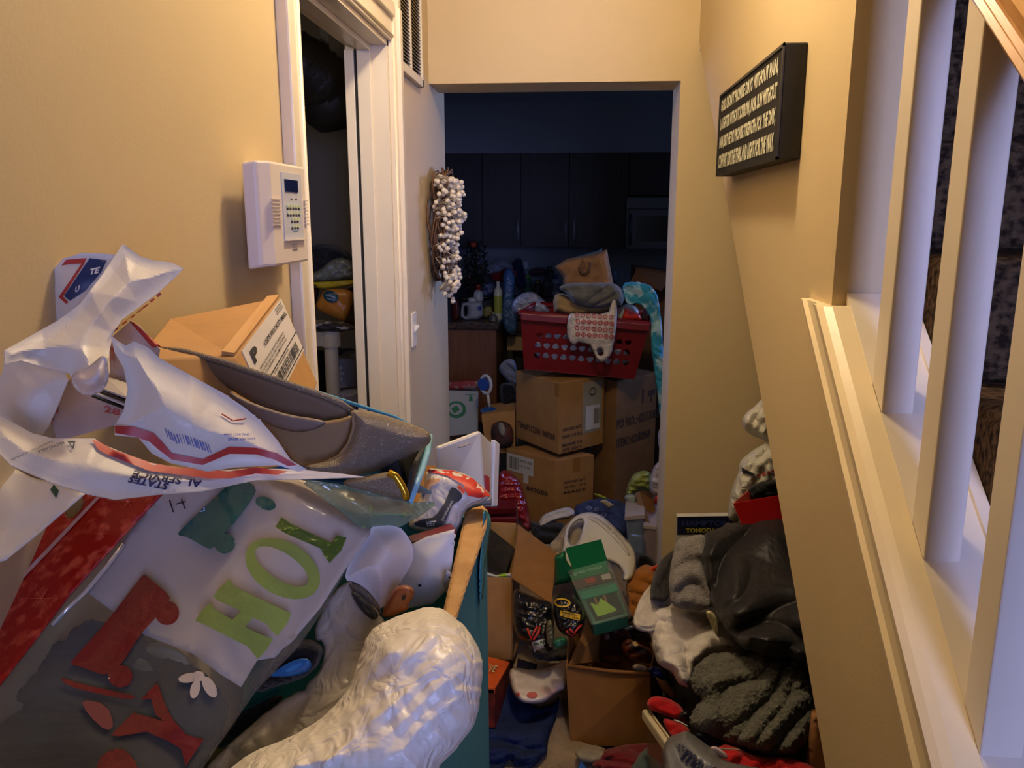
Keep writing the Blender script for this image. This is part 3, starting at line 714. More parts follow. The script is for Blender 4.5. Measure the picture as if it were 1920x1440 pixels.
onq(QL, 'tape_strip', .9, .02, 1, .2, TAPE, t); onq(QT, 'flap_seam', .48, 0, .52, 1, TAPE, t)
onq(QR, 'shipping_pouch', .52, .06, .94, .78, pl('#8d8a78', .25), t); onq(QR, 'shipping_label', .58, .4, .9, .74, paper('#b9b9b4'), t, t=.0022)
q = [qp(QR, .58, .4), qp(QR, .9, .4), qp(QR, .9, .74), qp(QR, .58, .74)]
bars(q, .55, .15, .95, .8, IK, t, 12, off=.004); tube('print_ring', [qp(QR, .72+.07*math.cos(a), .2+.05*math.sin(a), .004) for a in [2*math.pi*i/14 for i in range(14)]], .002, IK, t, seg=5, closed=True)
for k, (v, s) in enumerate(((.64, 'GROSS WT.'), (.74, 'N.W. 7.5 KG'), (.86, 'MADE IN'), (.93, 'SIZE 20X14'))): txq(QR, s, .08, v, .5, v+.045, IK, t, bold=.03)
t, QL, QR, QT = carton('cardboard_carton', 'lower brown carton with a white shipping label, beneath the item number carton', (1043, 864), 3.84, (949, 840), (1114, 852), .0, CB, 'cartons under the laundry basket')
onq(QL, 'shipping_label', .02, .06, .56, .3, paper('#b5b3a6'), t); onq(QL, 'shipping_label', .36, .3, .46, .42, paper('#b5b3a6'), t)
q = [qp(QL, .02, .06), qp(QL, .56, .06), qp(QL, .56, .3), qp(QL, .02, .3)]
bars(q, .08, .15, .45, .85, IK, t, 12, off=.003); txq(q, 'SHIP TO: 4520', .5, .2, .95, .35, IK, t, off=.003); txq(q, 'PO 77120', .5, .5, .9, .66, IK, t, off=.003)
txq(QL, '849088', .42, .45, .85, .52, IK, t, bold=.03); onq(QR, 'tape_strip', .44, 0, .62, .2, TAPE, t)
for k, (v, s) in enumerate(((.3, 'GROSS WT.'), (.37, 'N.W.  7.2'), (.44, 'MADE'))): txq(QR, s, .2, v, .8, v+.035, IK, t, bold=.03)
t, QL, QR, QT = carton('tall_carton', 'tall brown carton marked ITEM NO.80969 standing right of the stacked cartons', (1157, 716), 4.06, (1113, 706), (1233, 698), .0, CBD, 'cartons under the laundry basket')
t2 = t
txq(QR, 'PO NO.: 4251306338', .02, .27, 1.2, .34, IK, t, bold=.03); txq(QR, 'ITEM NO.80969', .02, .41, .86, .48, IK, t, bold=.03)
onq(QR, 'arrow_mark', .62, .1, .66, .2, IK, t); onq(QR, 'glass_mark', .78, .12, .94, .16, IK, t); onq(QR, 'glass_mark', .84, .16, .88, .21, IK, t)
# --- red laundry basket
BR_ = pl('#6e0c10', .4)
bk = thing('laundry_basket', PY(1090, 700, 4.0), 'red plastic laundry basket with rows of rounded holes on top of the cartons', 'laundry basket')
ysk = 3.93
TLp, TRp, BRp, BLp = PY(977, 586, ysk-.02), PY(1217, 607, ysk-.02), PY(1188, 710, ysk+.04), PY(984, 691, ysk+.04)
hol = []
for r_, (yy, xs_, xe) in enumerate(((628, 1012, 1172), (647, 1010, 1176), (666, 1008, 1172))):
    for k in range(11):
        cx_ = xs_-1+k*16.6+(1 if r_ == 0 else 0); cyy = yy+(cx_-1010)*.085
        if cx_ > 1180: continue
        up_ = 1 if (k+r_) % 2 else -1; hh = 5.6 if r_ else 4.6
        hol.append([(cx_+6.6*math.sin(t)*(1+.12*math.cos(3*t)), cyy-up_*hh*math.cos(t)*(1+.15*math.cos(3*t))) for t in [2*math.pi*i/12 for i in range(12)]])
fp = [(977, 586), (1217, 607), (1188, 710), (984, 691)]
V2, T = cdt(fp, 12, hol)
def bas(x, y):
    v = (y-586-(x-977)*.0875)/105; return PY(x, y, ysk-.02+.06*v)
o = mk('front_wall', [bas(a, b_) for a, b_ in V2], T, BR_, bk, smooth=False); s = o.modifiers.new('s', 'SOLIDIFY'); s.thickness = .004; s.offset = -1
dp = np.array([.05, .42, 0]); ins = np.array([0, -.04, 0])
def quadpart(nm, Q): slab(nm, Q, .004, BR_, bk)
quadpart('back_wall', [TLp+dp, TRp+dp, BRp+dp+ins, BLp+dp+ins]); quadpart('side_wall', [TLp, TLp+dp, BLp+dp+ins, BLp]); quadpart('side_wall', [TRp, TRp+dp, BRp+dp+ins, BRp])
quadpart('base', [BLp, BRp, BRp+dp+ins, BLp+dp+ins])
up_ = np.array([0, 0, .0])
tube('rim', [TLp, (TLp+TRp)/2+np.array([0, -.015, 0]), TRp, TRp+dp, TLp+dp], .014, BR_, bk, closed=True)
ov = np.array([0, -.022, 0]); prism('rim_band', [TLp+ov, TRp+ov, TRp+ov-np.array([0, 0, .035]), TLp+ov-np.array([0, 0, .035])], (0, .022, 0), BR_, bk, bv=.004)
# contents
soft('white_laundry', 'white folded laundry seen through the basket holes', 'laundry', [(1000, 625), (1080, 625), (1140, 650), (1182, 660), (1178, 692), (1000, 684)], 4.02, .035, cloth('#d9d6cc'), CL(.01, 12), n=120)
soft('kraft_bag_in_basket', 'tan paper bag lying in the red basket under the gray cloth', 'paper bag', [(1036, 556), (1050, 548), (1070, 556), (1110, 552), (1148, 560), (1150, 590), (1040, 594)], 4.05, .10, mat('kraft2', '#9c7f4c', .85, var=.08, bump=.15), BG(.02, 8), n=300, rnd=1)
soft('gray_sweatshirt', 'rumpled gray garment lying on top of the laundry basket', 'garment', [(1045, 540), (1060, 531), (1100, 530), (1150, 530), (1165, 540), (1172, 560), (1165, 574), (1150, 572), (1120, 580), (1085, 574), (1072, 566), (1062, 550)], 3.95, .10, cloth('#63615a'), CL(.035, 9, 10, 2.5), n=900)
soft('blue_towel', 'turquoise and white patterned towel hanging over the right end of the basket', 'towel', [(1166, 530), (1190, 527), (1215, 532), (1232, 548), (1238, 580), (1243, 650), (1248, 720), (1246, 795), (1238, 795), (1232, 730), (1226, 690), (1220, 640), (1222, 600), (1208, 575), (1196, 568), (1180, 575), (1170, 560)], 3.86, .022, mat('towel_blue', '#2c8fb0', .95, col2='#a8cdd8', thr=(.48, .6), vscale=18, bump=.3, bscale=300, detail=5), CL(.02, 9, 70), n=900, rnd=1)
soft('white_bottle_lid', 'round translucent white tub leaning in the right of the basket', 'tub', ellipse(1178, 590, 22, 20, 14), 4.02, .04, pl('#a9a596', .4), None, n=80, rnd=1)
soft('red_plastic_piece', 'bright red plastic piece in front of the white tub in the basket', 'container', [(1172, 577), (1200, 590), (1204, 602), (1165, 600)], 3.97, .02, pl('#c9301c', .35), None, n=40, rnd=0)
tube('cardboard_tube', [PY(1206, 600, 4.0), PY(1218, 556, 4.1)], .016, card('#6e4f40'), lab=('thin brown cardboard tube sticking up from the basket', 'tube'))
# red-ring printed shopping bag hung on the rim
tb = soft('printed_shopping_bag', 'white plastic bag with rows of red rings hanging over the basket rim', 'plastic bag', [(1066, 590), (1075, 586), (1140, 590), (1146, 566), (1151, 561), (1157, 566), (1157, 600), (1152, 640), (1146, 665), (1132, 680), (1120, 676), (1110, 655), (1106, 646), (1096, 644), (1084, 641), (1076, 649), (1066, 638), (1062, 618)], 3.83, .02, bagm('#bcb4a8', .3, bump=.4), BG(.008, 14), n=700, rnd=1, holes=[[(1118, 655), (1128, 652), (1132, 664), (1124, 668)]])
RR = pl('#a83a34', .5)
P_ = []
for r_ in range(4):
    for k in range(7):
        cx_ = 1082+k*10.6+(r_ % 2)*1.5; cyy = 590+r_*12.3+(k*.8)
        if cx_ > 1150: continue
        ovd(tb, 'red_ring', ellipse(cx_, cyy, 4.6, 4.6, 12), RR, off=.003, cell=9, holes=[ellipse(cx_, cyy, 2.9, 2.9, 8)]); ovd(tb, 'red_dot', ellipse(cx_, cyy, 1.4, 1.4, 6), RR, off=.003, cell=9)
# left of the cartons
t = thing('white_carton', PY(868, 815, 4.55), 'white box with a green oval mark standing beside the peninsula', 'box')
QF = [PY(835, 732, 4.5), PY(897, 734, 4.55), PY(896, 812, 4.55), PY(835, 818, 4.5)]
WH = paper('#a9aca4'); slab('carton_body', QF, .28, WH, t, bv=.004); GN = pl('#2f7a44', .5)
regW = mk('front_panel', [q-np.array([0, .001, 0]) for q in QF], [(0, 3, 2, 1)], WH, t); regsurf(regW)
ovd(regW, 'green_oval', ellipse(856, 768, 18, 16, 24), GN, cell=8, holes=[ellipse(855, 767, 13, 11, 16)], off=.003)
ovd(regW, 'green_leaf', [(846, 766), (856, 760), (862, 768), (852, 775)], GN, off=.003); textpx(regW, 'organic', [(872, 738), (892, 738), (892, 742), (872, 742)], GN, off=.003)
ovd(regW, 'green_figure', [(881, 742), (885, 742), (887, 752), (879, 752)], GN, off=.003)
soft('red_box', 'red flat package lying on the white box with the green mark', 'package', [(838, 716), (880, 712), (902, 714), (902, 730), (838, 732)], 4.55, .05, mat('red_print', '#8d2c26', .5, col2='#8f857a', thr=(.52, .62), vscale=22), None, n=80, rnd=0, rim=.3)
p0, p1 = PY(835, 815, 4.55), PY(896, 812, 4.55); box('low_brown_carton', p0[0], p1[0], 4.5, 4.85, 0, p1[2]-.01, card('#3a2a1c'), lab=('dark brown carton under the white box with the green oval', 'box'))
p0, p1 = PY(903, 552, 5.75), PY(968, 552, 5.75); box('storage_crate', p0[0], p1[0], 5.74, 6.04, .911, 1.0, pl('#2c2d33', .6), lab=('low dark crate under the paper pile on the back counter', 'crate'), bv=.004)
p0, p1 = PY(972, 556, 6.0), PY(1165, 556, 6.0); box('storage_crate', p0[0], p1[0], 5.96, 6.6, .911, p0[2]-.005, pl('#24252b', .6), lab=('long low dark crate under the jars on the back counter', 'crate'), bv=.004)
mr = thing('vanity_mirror', PY(916, 772, 4.3), 'round blue and white magnifying mirror on a white stem', 'mirror')
c = PY(911, 721, 4.3); nrm = np.array([-.55, -1, 0])
pts = [c+.0*nrm+np.array([.030*math.cos(a), -.016*math.cos(a), .050*math.sin(a)]) for a in [2*math.pi*i/20 for i in range(20)]]
tube('mirror_rim', pts, .009, pl('#b9bfc4', .4), mr, closed=True); lathe('mirror_back', [(.034, 0), (.034, .012)], c+np.array([-.012, .01, 0]), pl('#2b4d9c', .4), mr, axis=(-.5, -1, 0), sx=1, sy_=1)
tube('stem', [PY(914, 737, 4.3), PY(918, 764, 4.3)], .008, pl('#bdb9a4', .5), mr); lathe('base', [(.05, 0), (.045, .012), (.012, .025)], PY(917, 771, 4.3), pl('#1d4a80', .4), mr)
soft('gray_sack', 'pale blue-gray crumpled bag under the basket left end', 'bag', [(938, 682), (952, 672), (968, 676), (970, 720), (958, 722), (944, 705), (934, 694)], 4.5, .05, cloth('#7c8390'), CL(.02, 9, 60), n=200)
soft('black_backpack', 'black bag wedged behind the cartons', 'bag', [(936, 722), (950, 716), (972, 722), (972, 790), (945, 775), (938, 750)], 4.45, .06, cloth('#17161a'), CL(.015, 9), n=150)
ob = thing('toy_carton', PY(930, 840, 4.2), 'open tan carton holding a white toy, left of the stacked cartons', 'box')
QF = [PY(902, 778, 4.2), PY(966, 770, 4.2), PY(966, 850, 4.2), PY(912, 850, 4.2)]; slab('carton_body', QF, .25, CBL, ob, bv=.003)
blob('dark_contents', [(918, 800), (935, 788), (962, 795), (964, 840), (925, 842)], 4.18, .04, mat('toydark', '#3a2620', .7, col2='#5a2c24', thr=(.45, .6), vscale=20), CL(.01, 12), n=150, par=ob)
blob('white_toy', [(932, 795), (942, 790), (950, 805), (946, 822), (936, 815)], 4.15, .03, cloth('#8f8a7c'), None, n=80, par=ob)
bx = thing('open_brown_box', PY(1225, 700, 4.9), 'large open brown box behind the laundry basket beside the right jamb', 'box')
Q = [PY(1192, 502, 4.9), PY(1262, 512, 4.9), PY(1262, 512, 4.9)*np.array([1, 1, 0]), PY(1192, 502, 4.9)*np.array([1, 1, 0])]; slab('carton_body', Q, .4, card('#5f4431'), bx); slab('flap', [PY(1182, 528, 4.85), PY(1193, 505, 4.9), PY(1262, 515, 4.9), PY(1240, 545, 4.7)], .005, card('#6b4c36'), bx)
# ================================================================== FLOOR CLUTTER IN THE HALL
# --- just beyond the opening
soft('denim_heap', 'crumpled dark blue clothes lying in front of the stacked cartons', 'clothes', [(1075, 950), (1090, 942), (1115, 935), (1140, 934), (1165, 940), (1188, 955), (1190, 985), (1180, 1010), (1150, 1015), (1110, 1000), (1080, 985)], (3.55, 0, -.35), .11, mat('denim_dark', '#202f57', .9, var=.2, vscale=20, bump=.35, bscale=300, col2='#2b3c68', thr=(.4, .6)), CL(.03, 9, 30), n=700)
for k, (x, y, r) in enumerate(((1132, 965, 6), (1118, 955, 5), (1105, 952, 5))):
    ovd(bpy.data.objects['denim_heap'], 'printed_ring', ellipse(x, y, r, r*.7, 12), pl('#6c7390', .7), off=.004, holes=[ellipse(x, y, r*.5, r*.35, 8)])
soft('yellow_green_sock', 'yellow-green strip of fabric on the dark blue clothes', 'garment', [(1112, 923), (1138, 932), (1137, 938), (1115, 930)], 3.6, .015, cloth('#8c9a20'), None, n=60)
soft('beige_card', 'small beige card lying on the dark blue clothes', 'card', [(1124, 940), (1134, 936), (1152, 947), (1142, 954)], 3.42, .006, paper('#a39a7e'), None, n=30, rnd=0)
soft('white_tshirt_back', 'crumpled white fabric in front of the lower carton', 'garment', [(1008, 985), (1018, 965), (1045, 955), (1068, 950), (1080, 960), (1072, 972), (1040, 976), (1012, 992)], (3.4, 0, -.3), .07, cloth('#b9b4aa'), CL(.02, 10, 10), n=300)
soft('black_pants', 'black crumpled garment in front of the lower carton', 'garment', [(990, 975), (1010, 980), (1055, 976), (1062, 995), (1048, 1018), (1020, 1022), (1000, 1010)], (3.3, 0, -.3), .07, cloth('#121216'), CL(.02, 10, 40), n=300)
soft('cream_blanket', 'cream ribbed blanket visible through the white plastic ring', 'blanket', [(1022, 1028), (1045, 1005), (1065, 975), (1100, 972), (1110, 990), (1090, 1030), (1050, 1050)], (3.1, 0, -.3), .04, cloth('#9b8a6e'), CL(.02, 14, -20), n=300)
soft('red_plastic_bag', 'shiny dark red plastic bag left of the cartons', 'plastic bag', [(935, 885), (950, 880), (975, 898), (982, 920), (990, 945), (998, 995), (985, 1000), (968, 975), (930, 965), (928, 920)], (3.35, 0, -.1), .10, bagm('#7d1013', .2, bump=.5), BG(.03, 9), n=600)
rb = thing('red_bin', PY(945, 975, 2.8), 'dark red plastic bin rim behind the open box flap', 'bin')
for i, (dz, th_) in enumerate(((0, .03), (-.045, .02))):
    p0, p1 = PY(905, 952, 3.05), PY(968, 950, 3.05); prism('bin_rim' if i == 0 else 'bin_wall', [p0+np.array([0, -.01*(i == 0), dz]), p1+np.array([0, -.01*(i == 0), dz]), p1+np.array([0, 0, dz-(.03 if i == 0 else .5)]), p0+np.array([0, 0, dz-(.03 if i == 0 else .5)])], (0, .10, 0), pl('#5e0c0f', .35), rb, bv=.004)
# containers behind the right jamb
def clearm(c, a): return mat('clear_%s' % c, c, .12, alpha=a, spec=.7, var=.02)
ct = thing('clear_storage_box', PY(1190, 1060, 3.3), 'clear plastic container with a blue tint beside the right jamb', 'storage box')
prism('container_body', [PY(1173, 972, 3.25), PY(1207, 968, 3.3), PY(1206, 1042, 3.3), PY(1178, 1038, 3.25)], (0.02, .22, 0), clearm('#8fa6c4', .55), ct, bv=.01)
prism('container_lid', [PY(1171, 968, 3.24), PY(1209, 964, 3.28), PY(1209, 973, 3.28), PY(1171, 977, 3.24)], (0.02, .24, 0), clearm('#b3a8a6', .8), ct, bv=.004)
ct = thing('clear_storage_bin', PY(1228, 1065, 3.15), 'tall clear plastic bin half hidden by the right jamb', 'storage box')
prism('container_body', [PY(1208, 990, 3.27), PY(1250, 994, 3.27), PY(1250, 1062, 3.27), PY(1212, 1058, 3.27)], (0.02, .25, 0), clearm('#a08a86', .6), ct, bv=.008)
prism('container_rim', [PY(1206, 984, 3.265), PY(1250, 988, 3.265), PY(1250, 996, 3.265), PY(1206, 992, 3.265)], (0.02, .27, 0), clearm('#b5aaa6', .85), ct, bv=.004)
soft('lime_plastic_bag', 'yellow-green translucent bag in front of the tall carton', 'plastic bag', [(1172, 925), (1180, 900), (1190, 886), (1210, 881), (1222, 888), (1220, 925), (1200, 918), (1180, 935)], 3.62, .08, bagm('#8d9440', .35, bump=.4), BG(.02, 12), n=400)
soft('white_filled_bag', 'glossy white plastic bag beside the yellow-green bag', 'plastic bag', [(1222, 880), (1236, 862), (1256, 855), (1256, 932), (1226, 932), (1216, 915)], 3.5, .07, bagm('#b3a9aa', .2, bump=.5), BG(.02, 14), n=300)
soft('white_upper_bag', 'white plastic bag partly hidden by the right jamb under the towel', 'plastic bag', [(1233, 812), (1240, 798), (1256, 795), (1256, 852), (1240, 848), (1234, 835)], 3.55, .06, bagm('#a3a29c', .35), BG(.015, 14), n=200)
soft('red_wrap', 'crumpled pink-red wrapper under the glossy white bag', 'wrapper', [(1224, 932), (1245, 922), (1250, 945), (1228, 948)], 3.45, .03, bagm('#a8302c', .3), BG(.01, 20), n=100)
soft('clear_bowl', 'translucent plastic bowl tipped beside the dark blue clothes', 'bowl', [(1168, 928), (1192, 926), (1196, 940), (1188, 952), (1176, 945)], 3.45, .04, pl('#8e9a94', .3), None, n=80)
wb = thing('wooden_frame', PY(1215, 985, 3.35), 'wooden frame leaning behind the clear containers', 'frame')
slab('frame_stile', [PY(1190, 925, 3.45), PY(1199, 921, 3.45), PY(1220, 985, 3.28), PY(1208, 990, 3.28)], .02, pl('#6d5236', .6), wb, bv=.002)
slab('frame_panel', [PY(1199, 921, 3.47), PY(1236, 945, 3.5), PY(1240, 992, 3.36), PY(1222, 988, 3.30)], .015, pl('#7a5326', .6), wb)
soft('orange_shirt', 'orange-brown crumpled garment behind the white clothes', 'garment', [(1172, 1095), (1190, 1070), (1208, 1056), (1230, 1064), (1236, 1085), (1222, 1120), (1200, 1165), (1180, 1160), (1176, 1120)], (2.75, 0, -.2), .08, cloth('#9c5f18'), CL(.035, 9, 30), n=600)
soft('bright_orange_cloth', 'small bright orange-red cloth beside the right jamb', 'cloth', [(1212, 1068), (1234, 1056), (1236, 1066), (1222, 1078)], 2.8, .03, cloth('#d2451c'), None, n=60)
soft('black_tote', 'black fabric below the clear containers', 'bag', [(1190, 1040), (1215, 1038), (1236, 1060), (1215, 1075), (1195, 1080)], 3.0, .05, cloth('#141316'), CL(.01, 12), n=120)
# --- white moulded plastic ring (seat)
stt = soft('white_plastic_seat', 'white moulded plastic child toilet seat ring lying on the clothes', 'toilet seat', [(1047, 1062), (1052, 1040), (1056, 1010), (1062, 985), (1080, 965), (1105, 959), (1128, 966), (1150, 985), (1172, 1008), (1190, 1030), (1194, 1055), (1188, 1082), (1176, 1091), (1166, 1088), (1168, 1070), (1152, 1056), (1132, 1050), (1100, 1056), (1075, 1068)], (2.9, 0, -.3), .035, pl('#c9c3b4', .3), None, n=500, rim=.45, holes=[[(1068, 1020), (1064, 1002), (1072, 984), (1086, 974), (1094, 976), (1092, 990), (1086, 1010), (1078, 1022)]])
ovd(stt, 'raised_lip', [(1105, 968), (1125, 974), (1165, 1012), (1182, 1040), (1178, 1044), (1160, 1018), (1122, 982), (1104, 974)], pl('#bdb6a6', .3), rnd=1, thick=.004)
# --- left open box with flap, black boxes inside
lb = thing('open_carton', PY(935, 1235, 2.62), 'open cardboard carton with a raised flap beside the teal box', 'box')
yl = 2.55
F1 = [PY(862, 1080, yl), PY(961, 1084, yl), PY(962, 1236, yl-.02), PY(862, 1236, yl-.02)]
slab('front_wall', F1, .005, CBL, lb)
R1 = [PY(961, 1084, yl), PY(972, 985, 2.98), PY(975, 1130, 2.98), PY(962, 1236, yl-.02)]
slab('side_wall', R1, .005, CBD, lb)
slab('back_wall', [PY(880, 978, 3.0), PY(968, 982, 2.98), PY(968, 1100, 2.98), PY(880, 1100, 3.0)], .005, card('#b08a55'), lb)
slab('right_flap', [PY(972, 984, 2.97), PY(1043, 1036, 2.78), PY(1034, 1132, 2.42), PY(960, 1083, yl-.005)], .005, card('#8a6238'), lb)
slab('base', [PY(862, 1236, yl-.02)*1, PY(962, 1236, yl-.02), PY(962, 1236, yl-.02)+np.array([.05, .4, 0]), PY(862, 1236, yl-.02)+np.array([0, .4, 0])], .004, CBD, lb)
bb = thing('black_product_box', PY(935, 1040, 2.75), 'black printed box standing inside the open carton', 'box')
slab('box_front', [PY(898, 1010, 2.78), PY(912, 985, 2.82), PY(962, 1025, 2.70), PY(948, 1076, 2.62)], .02, mat('blackprint', '#15130f', .35, col2='#2a2416', thr=(.5, .7), vscale=30), bb)
slab('box_side', [PY(898, 1010, 2.775), PY(948, 1076, 2.615), PY(935, 1085, 2.6), PY(886, 1060, 2.7)], .02, pl('#0f0e0e', .3), bb)
soft('white_green_packet', 'white packet with lime green tip lying in the open carton', 'packet', [(900, 1068), (930, 1078), (958, 1074), (960, 1083), (930, 1084), (900, 1080)], 2.58, .02, pl('#b9b7a4', .5), None, n=80, rnd=0)
ovd(bpy.data.objects['white_green_packet'], 'lime_tip', [(932, 1078), (948, 1074), (952, 1082), (934, 1083)], pl('#8fb81c', .5))
# --- floor debris
soft('cream_rug', 'dirty cream fleece rug crumpled on the floor around the open box', 'rug', [(962, 1195), (985, 1190), (1010, 1235), (1060, 1235), (1075, 1330), (1090, 1395), (1140, 1400), (1150, 1450), (1060, 1460), (1000, 1470), (880, 1470), (895, 1395), (960, 1300)], ('Z', .02), .03, mat('fleece_cream', '#a58f70', .95, col2='#7a6549', thr=(.3, .75), vscale=13, bump=.7, bscale=260, sheen=.3, spec=.1), CL(.02, 9, 30), n=900, rim=.3)
soft('navy_jeans', 'navy blue trousers crumpled on the cream rug', 'trousers', [(903, 1345), (925, 1300), (945, 1275), (965, 1285), (1000, 1330), (1040, 1320), (1050, 1300), (1044, 1345), (1030, 1375), (1028, 1412), (1005, 1432), (985, 1448), (965, 1440), (958, 1420), (946, 1432), (940, 1448), (900, 1448), (898, 1400)], ('Z', .05), .045, mat('denim_navy', '#1f2b52', .92, var=.25, vscale=25, bump=.5, bscale=320, spec=.15), CL(.03, 10, 35), n=1000, rim=.4)
soft('navy_square_card', 'small dark blue square card on the cream rug', 'card', [(971, 1234), (1008, 1246), (1005, 1256), (968, 1252)], ('Z', .09), .004, pl('#161d42', .5), None, n=30, rnd=0)
soft('bright_blue_card', 'bright blue corner of a card at the bottom edge of the rug', 'card', [(1090, 1425), (1105, 1445), (1080, 1445)], ('Z', .08), .004, pl('#1c4d9c', .5), None, n=30, rnd=0)
wp = soft('white_pink_bag', 'white plastic bag with faint pink print lying on the navy trousers', 'plastic bag', [(955, 1250), (985, 1256), (1012, 1256), (1040, 1248), (1066, 1232), (1068, 1270), (1064, 1290), (1040, 1300), (1022, 1318), (985, 1320), (965, 1308), (955, 1280)], ('Z', .14), .05, mat('bag_pink', '#c9bcae', .35, col2='#c98d86', thr=(.55, .75), vscale=8, bump=.3, bscale=40), BG(.012, 12), n=500, rim=.5)
for x, y, a, b_ in ((998, 1303, 10, 6), (971, 1302, 4, 4)): ovd(wp, 'pink_print', ellipse(x, y, a, b_, 12), pl('#b5554f', .6), off=.004)
soft('dark_red_rug', 'dark red knitted cloth on the floor below the right open box', 'cloth', [(1115, 1412), (1160, 1398), (1215, 1392), (1222, 1400), (1205, 1450), (1105, 1450)], ('Z', .06), .05, cloth('#6b1519'), CL(.02, 12, 10), n=400)
soft('gray_green_shirt', 'gray-green garment at the bottom edge left of the storage tote', 'garment', [(1190, 1425), (1215, 1398), (1235, 1392), (1245, 1450), (1180, 1450)], (2.0, 0, -.2), .05, cloth('#4d5b55'), CL(.02, 10, 60), n=250)
soft('gray_patterned_sock', 'gray and cream patterned sock beside the dark red cloth', 'sock', [(1075, 1405), (1100, 1398), (1138, 1408), (1142, 1420), (1120, 1432), (1085, 1428)], ('Z', .07), .03, cloth('#8a7f6a'), CL(.015, 12, 10), n=200)
orr = thing('orange_shoebox', PY(930, 1335, 2.3), 'orange shoebox on the floor right of the teal box', 'shoebox')
Q = [PY(895, 1228, 2.42), PY(956, 1243, 2.42), PY(928, 1292, 2.12), PY(860, 1290, 2.12)]
prism('shoebox_body', Q, (0, 0, -.13), mat('orange_print', '#5e1a10', .5, col2='#8a2c16', thr=(.45, .6), vscale=30), orr, bv=.003)
prism('lid', [q+np.array([0, 0, .004]) for q in Q], (0, 0, -.02), pl('#d2561c', .45), orr, bv=.002)
txq([q+np.array([0, 0, .004]) for q in Q], 'SAVE', .32, .25, .75, .5, pl('#c9c48f', .6), orr, rot=0)
# --- black packaged goods in front of the flap
GBk = mat('black_pack', '#100f10', .22, col2='#242020', thr=(.5, .65), vscale=30, bump=.4, bscale=50)
gp = soft('black_glove_pack', 'black packaged gloves with red stitching on a card beside the open carton', 'package', [(962, 1100), (985, 1112), (1020, 1125), (1038, 1130), (1040, 1200), (1035, 1225), (1012, 1228), (990, 1205), (968, 1195), (960, 1150)], (2.33, 0, -.12), .06, GBk, BG(.02, 16), n=500)
RD = pl('#b5281c', .5)
for pts in ([(989, 1178), (996, 1198), (1004, 1180), (1008, 1174)], [(1000, 1200), (1010, 1186), (1012, 1176)]):
    fb = [2.2]; cast(gp, 1000, 1185, .008, fb); tube('red_cord', [cast(gp, x, y, .008, fb) for x, y in pts], .0035, RD, gp)
ovd(gp, 'white_tag', [(996, 1204), (1018, 1198), (1020, 1214), (1002, 1222)], paper('#aaa99c'), off=.005); textpx(gp, 'size M', [(999, 1206), (1017, 1201), (1018, 1206), (1001, 1211)], pl('#2f5a3c', .6), off=.007)
gp2 = soft('black_round_pack', 'black package with yellow ring emblem and yellow label', 'package', [(1036, 1118), (1050, 1112), (1085, 1122), (1100, 1150), (1094, 1178), (1080, 1195), (1055, 1192), (1040, 1170)], (2.28, 0, -.12), .06, GBk, BG(.02, 16), n=400)
ovd(gp2, 'yellow_ring', ellipse(1054, 1130, 16, 8.5, 22, 5), pl('#c9a51e', .5), off=.005, holes=[ellipse(1054, 1130, 12.5, 6, 18, 5)])
ovd(gp2, 'yellow_label', [(1050, 1144), (1088, 1152), (1087, 1164), (1051, 1155)], pl('#d0a91c', .5), off=.005)
textpx(gp2, 'PREMIUM QUALITY', [(1053, 1146), (1086, 1153), (1086, 1157), (1053, 1150)], BLK, off=.007); textpx(gp2, 'WORK GEAR', [(1053, 1151), (1086, 1158), (1085, 1162), (1053, 1155)], BLK, off=.007)
for pts in ([(1062, 1184), (1072, 1192), (1084, 1178), (1090, 1172)], [(1068, 1180), (1080, 1190)]):
    fb = [2.2]; cast(gp2, 1075, 1183, .008, fb); tube('red_cord', [cast(gp2, x, y, .008, fb) for x, y in pts], .0035, RD, gp2)
soft('green_pouch', 'small dark green pouch beneath the black packages', 'pouch', [(1034, 1200), (1060, 1192), (1066, 1205), (1052, 1218), (1036, 1218)], 2.2, .03, pl('#1d5a34', .4), BG(.006, 20), n=120)
soft('brown_bottle_wrap', 'olive foil wrapper between the two black packages', 'wrapper', [(1024, 1165), (1036, 1160), (1040, 1210), (1030, 1216), (1024, 1195)], 2.15, .02, bagm('#6e6a44', .2), BG(.01, 25), n=120)
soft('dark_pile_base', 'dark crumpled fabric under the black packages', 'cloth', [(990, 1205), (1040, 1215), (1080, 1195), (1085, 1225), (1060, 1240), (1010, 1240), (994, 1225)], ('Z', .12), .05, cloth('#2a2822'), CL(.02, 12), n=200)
# green packs
GR1 = pl('#0b5a30', .3); 
g1 = soft('green_flat_pack', 'dark green cardboard pack behind the blister pack', 'package', [(1040, 1044), (1060, 1032), (1062, 1050), (1078, 1075), (1068, 1092), (1040, 1098)], 2.55, .02, GR1, None, n=60, rnd=0)
gk = thing('green_blister_pack', PY(1130, 1170, 2.3), 'green topped clear blister pack holding green parts, tilted', 'package')
Qg = [PY(1060, 1028, 2.72), PY(1127, 1011, 2.76), PY(1140, 1055, 2.62), PY(1076, 1072, 2.58)]
slab('hang_card', Qg, .006, GR1, gk)
Qh = [PY(1064, 1070, 2.57), PY(1136, 1050, 2.61), PY(1144, 1075, 2.52), PY(1074, 1092, 2.48)]
slab('header_band', Qh, .03, pl('#117a48', .25), gk, bv=.004); txq(Qh, 'great choice', .1, .25, .85, .6, pl('#8fc9a4', .5), gk)
Qt = [PY(1074, 1092, 2.475), PY(1146, 1075, 2.515), PY(1178, 1152, 2.30), PY(1112, 1170, 2.26)]
slab('tray', Qt, .05, pl('#2f6b50', .3), gk, bv=.006)
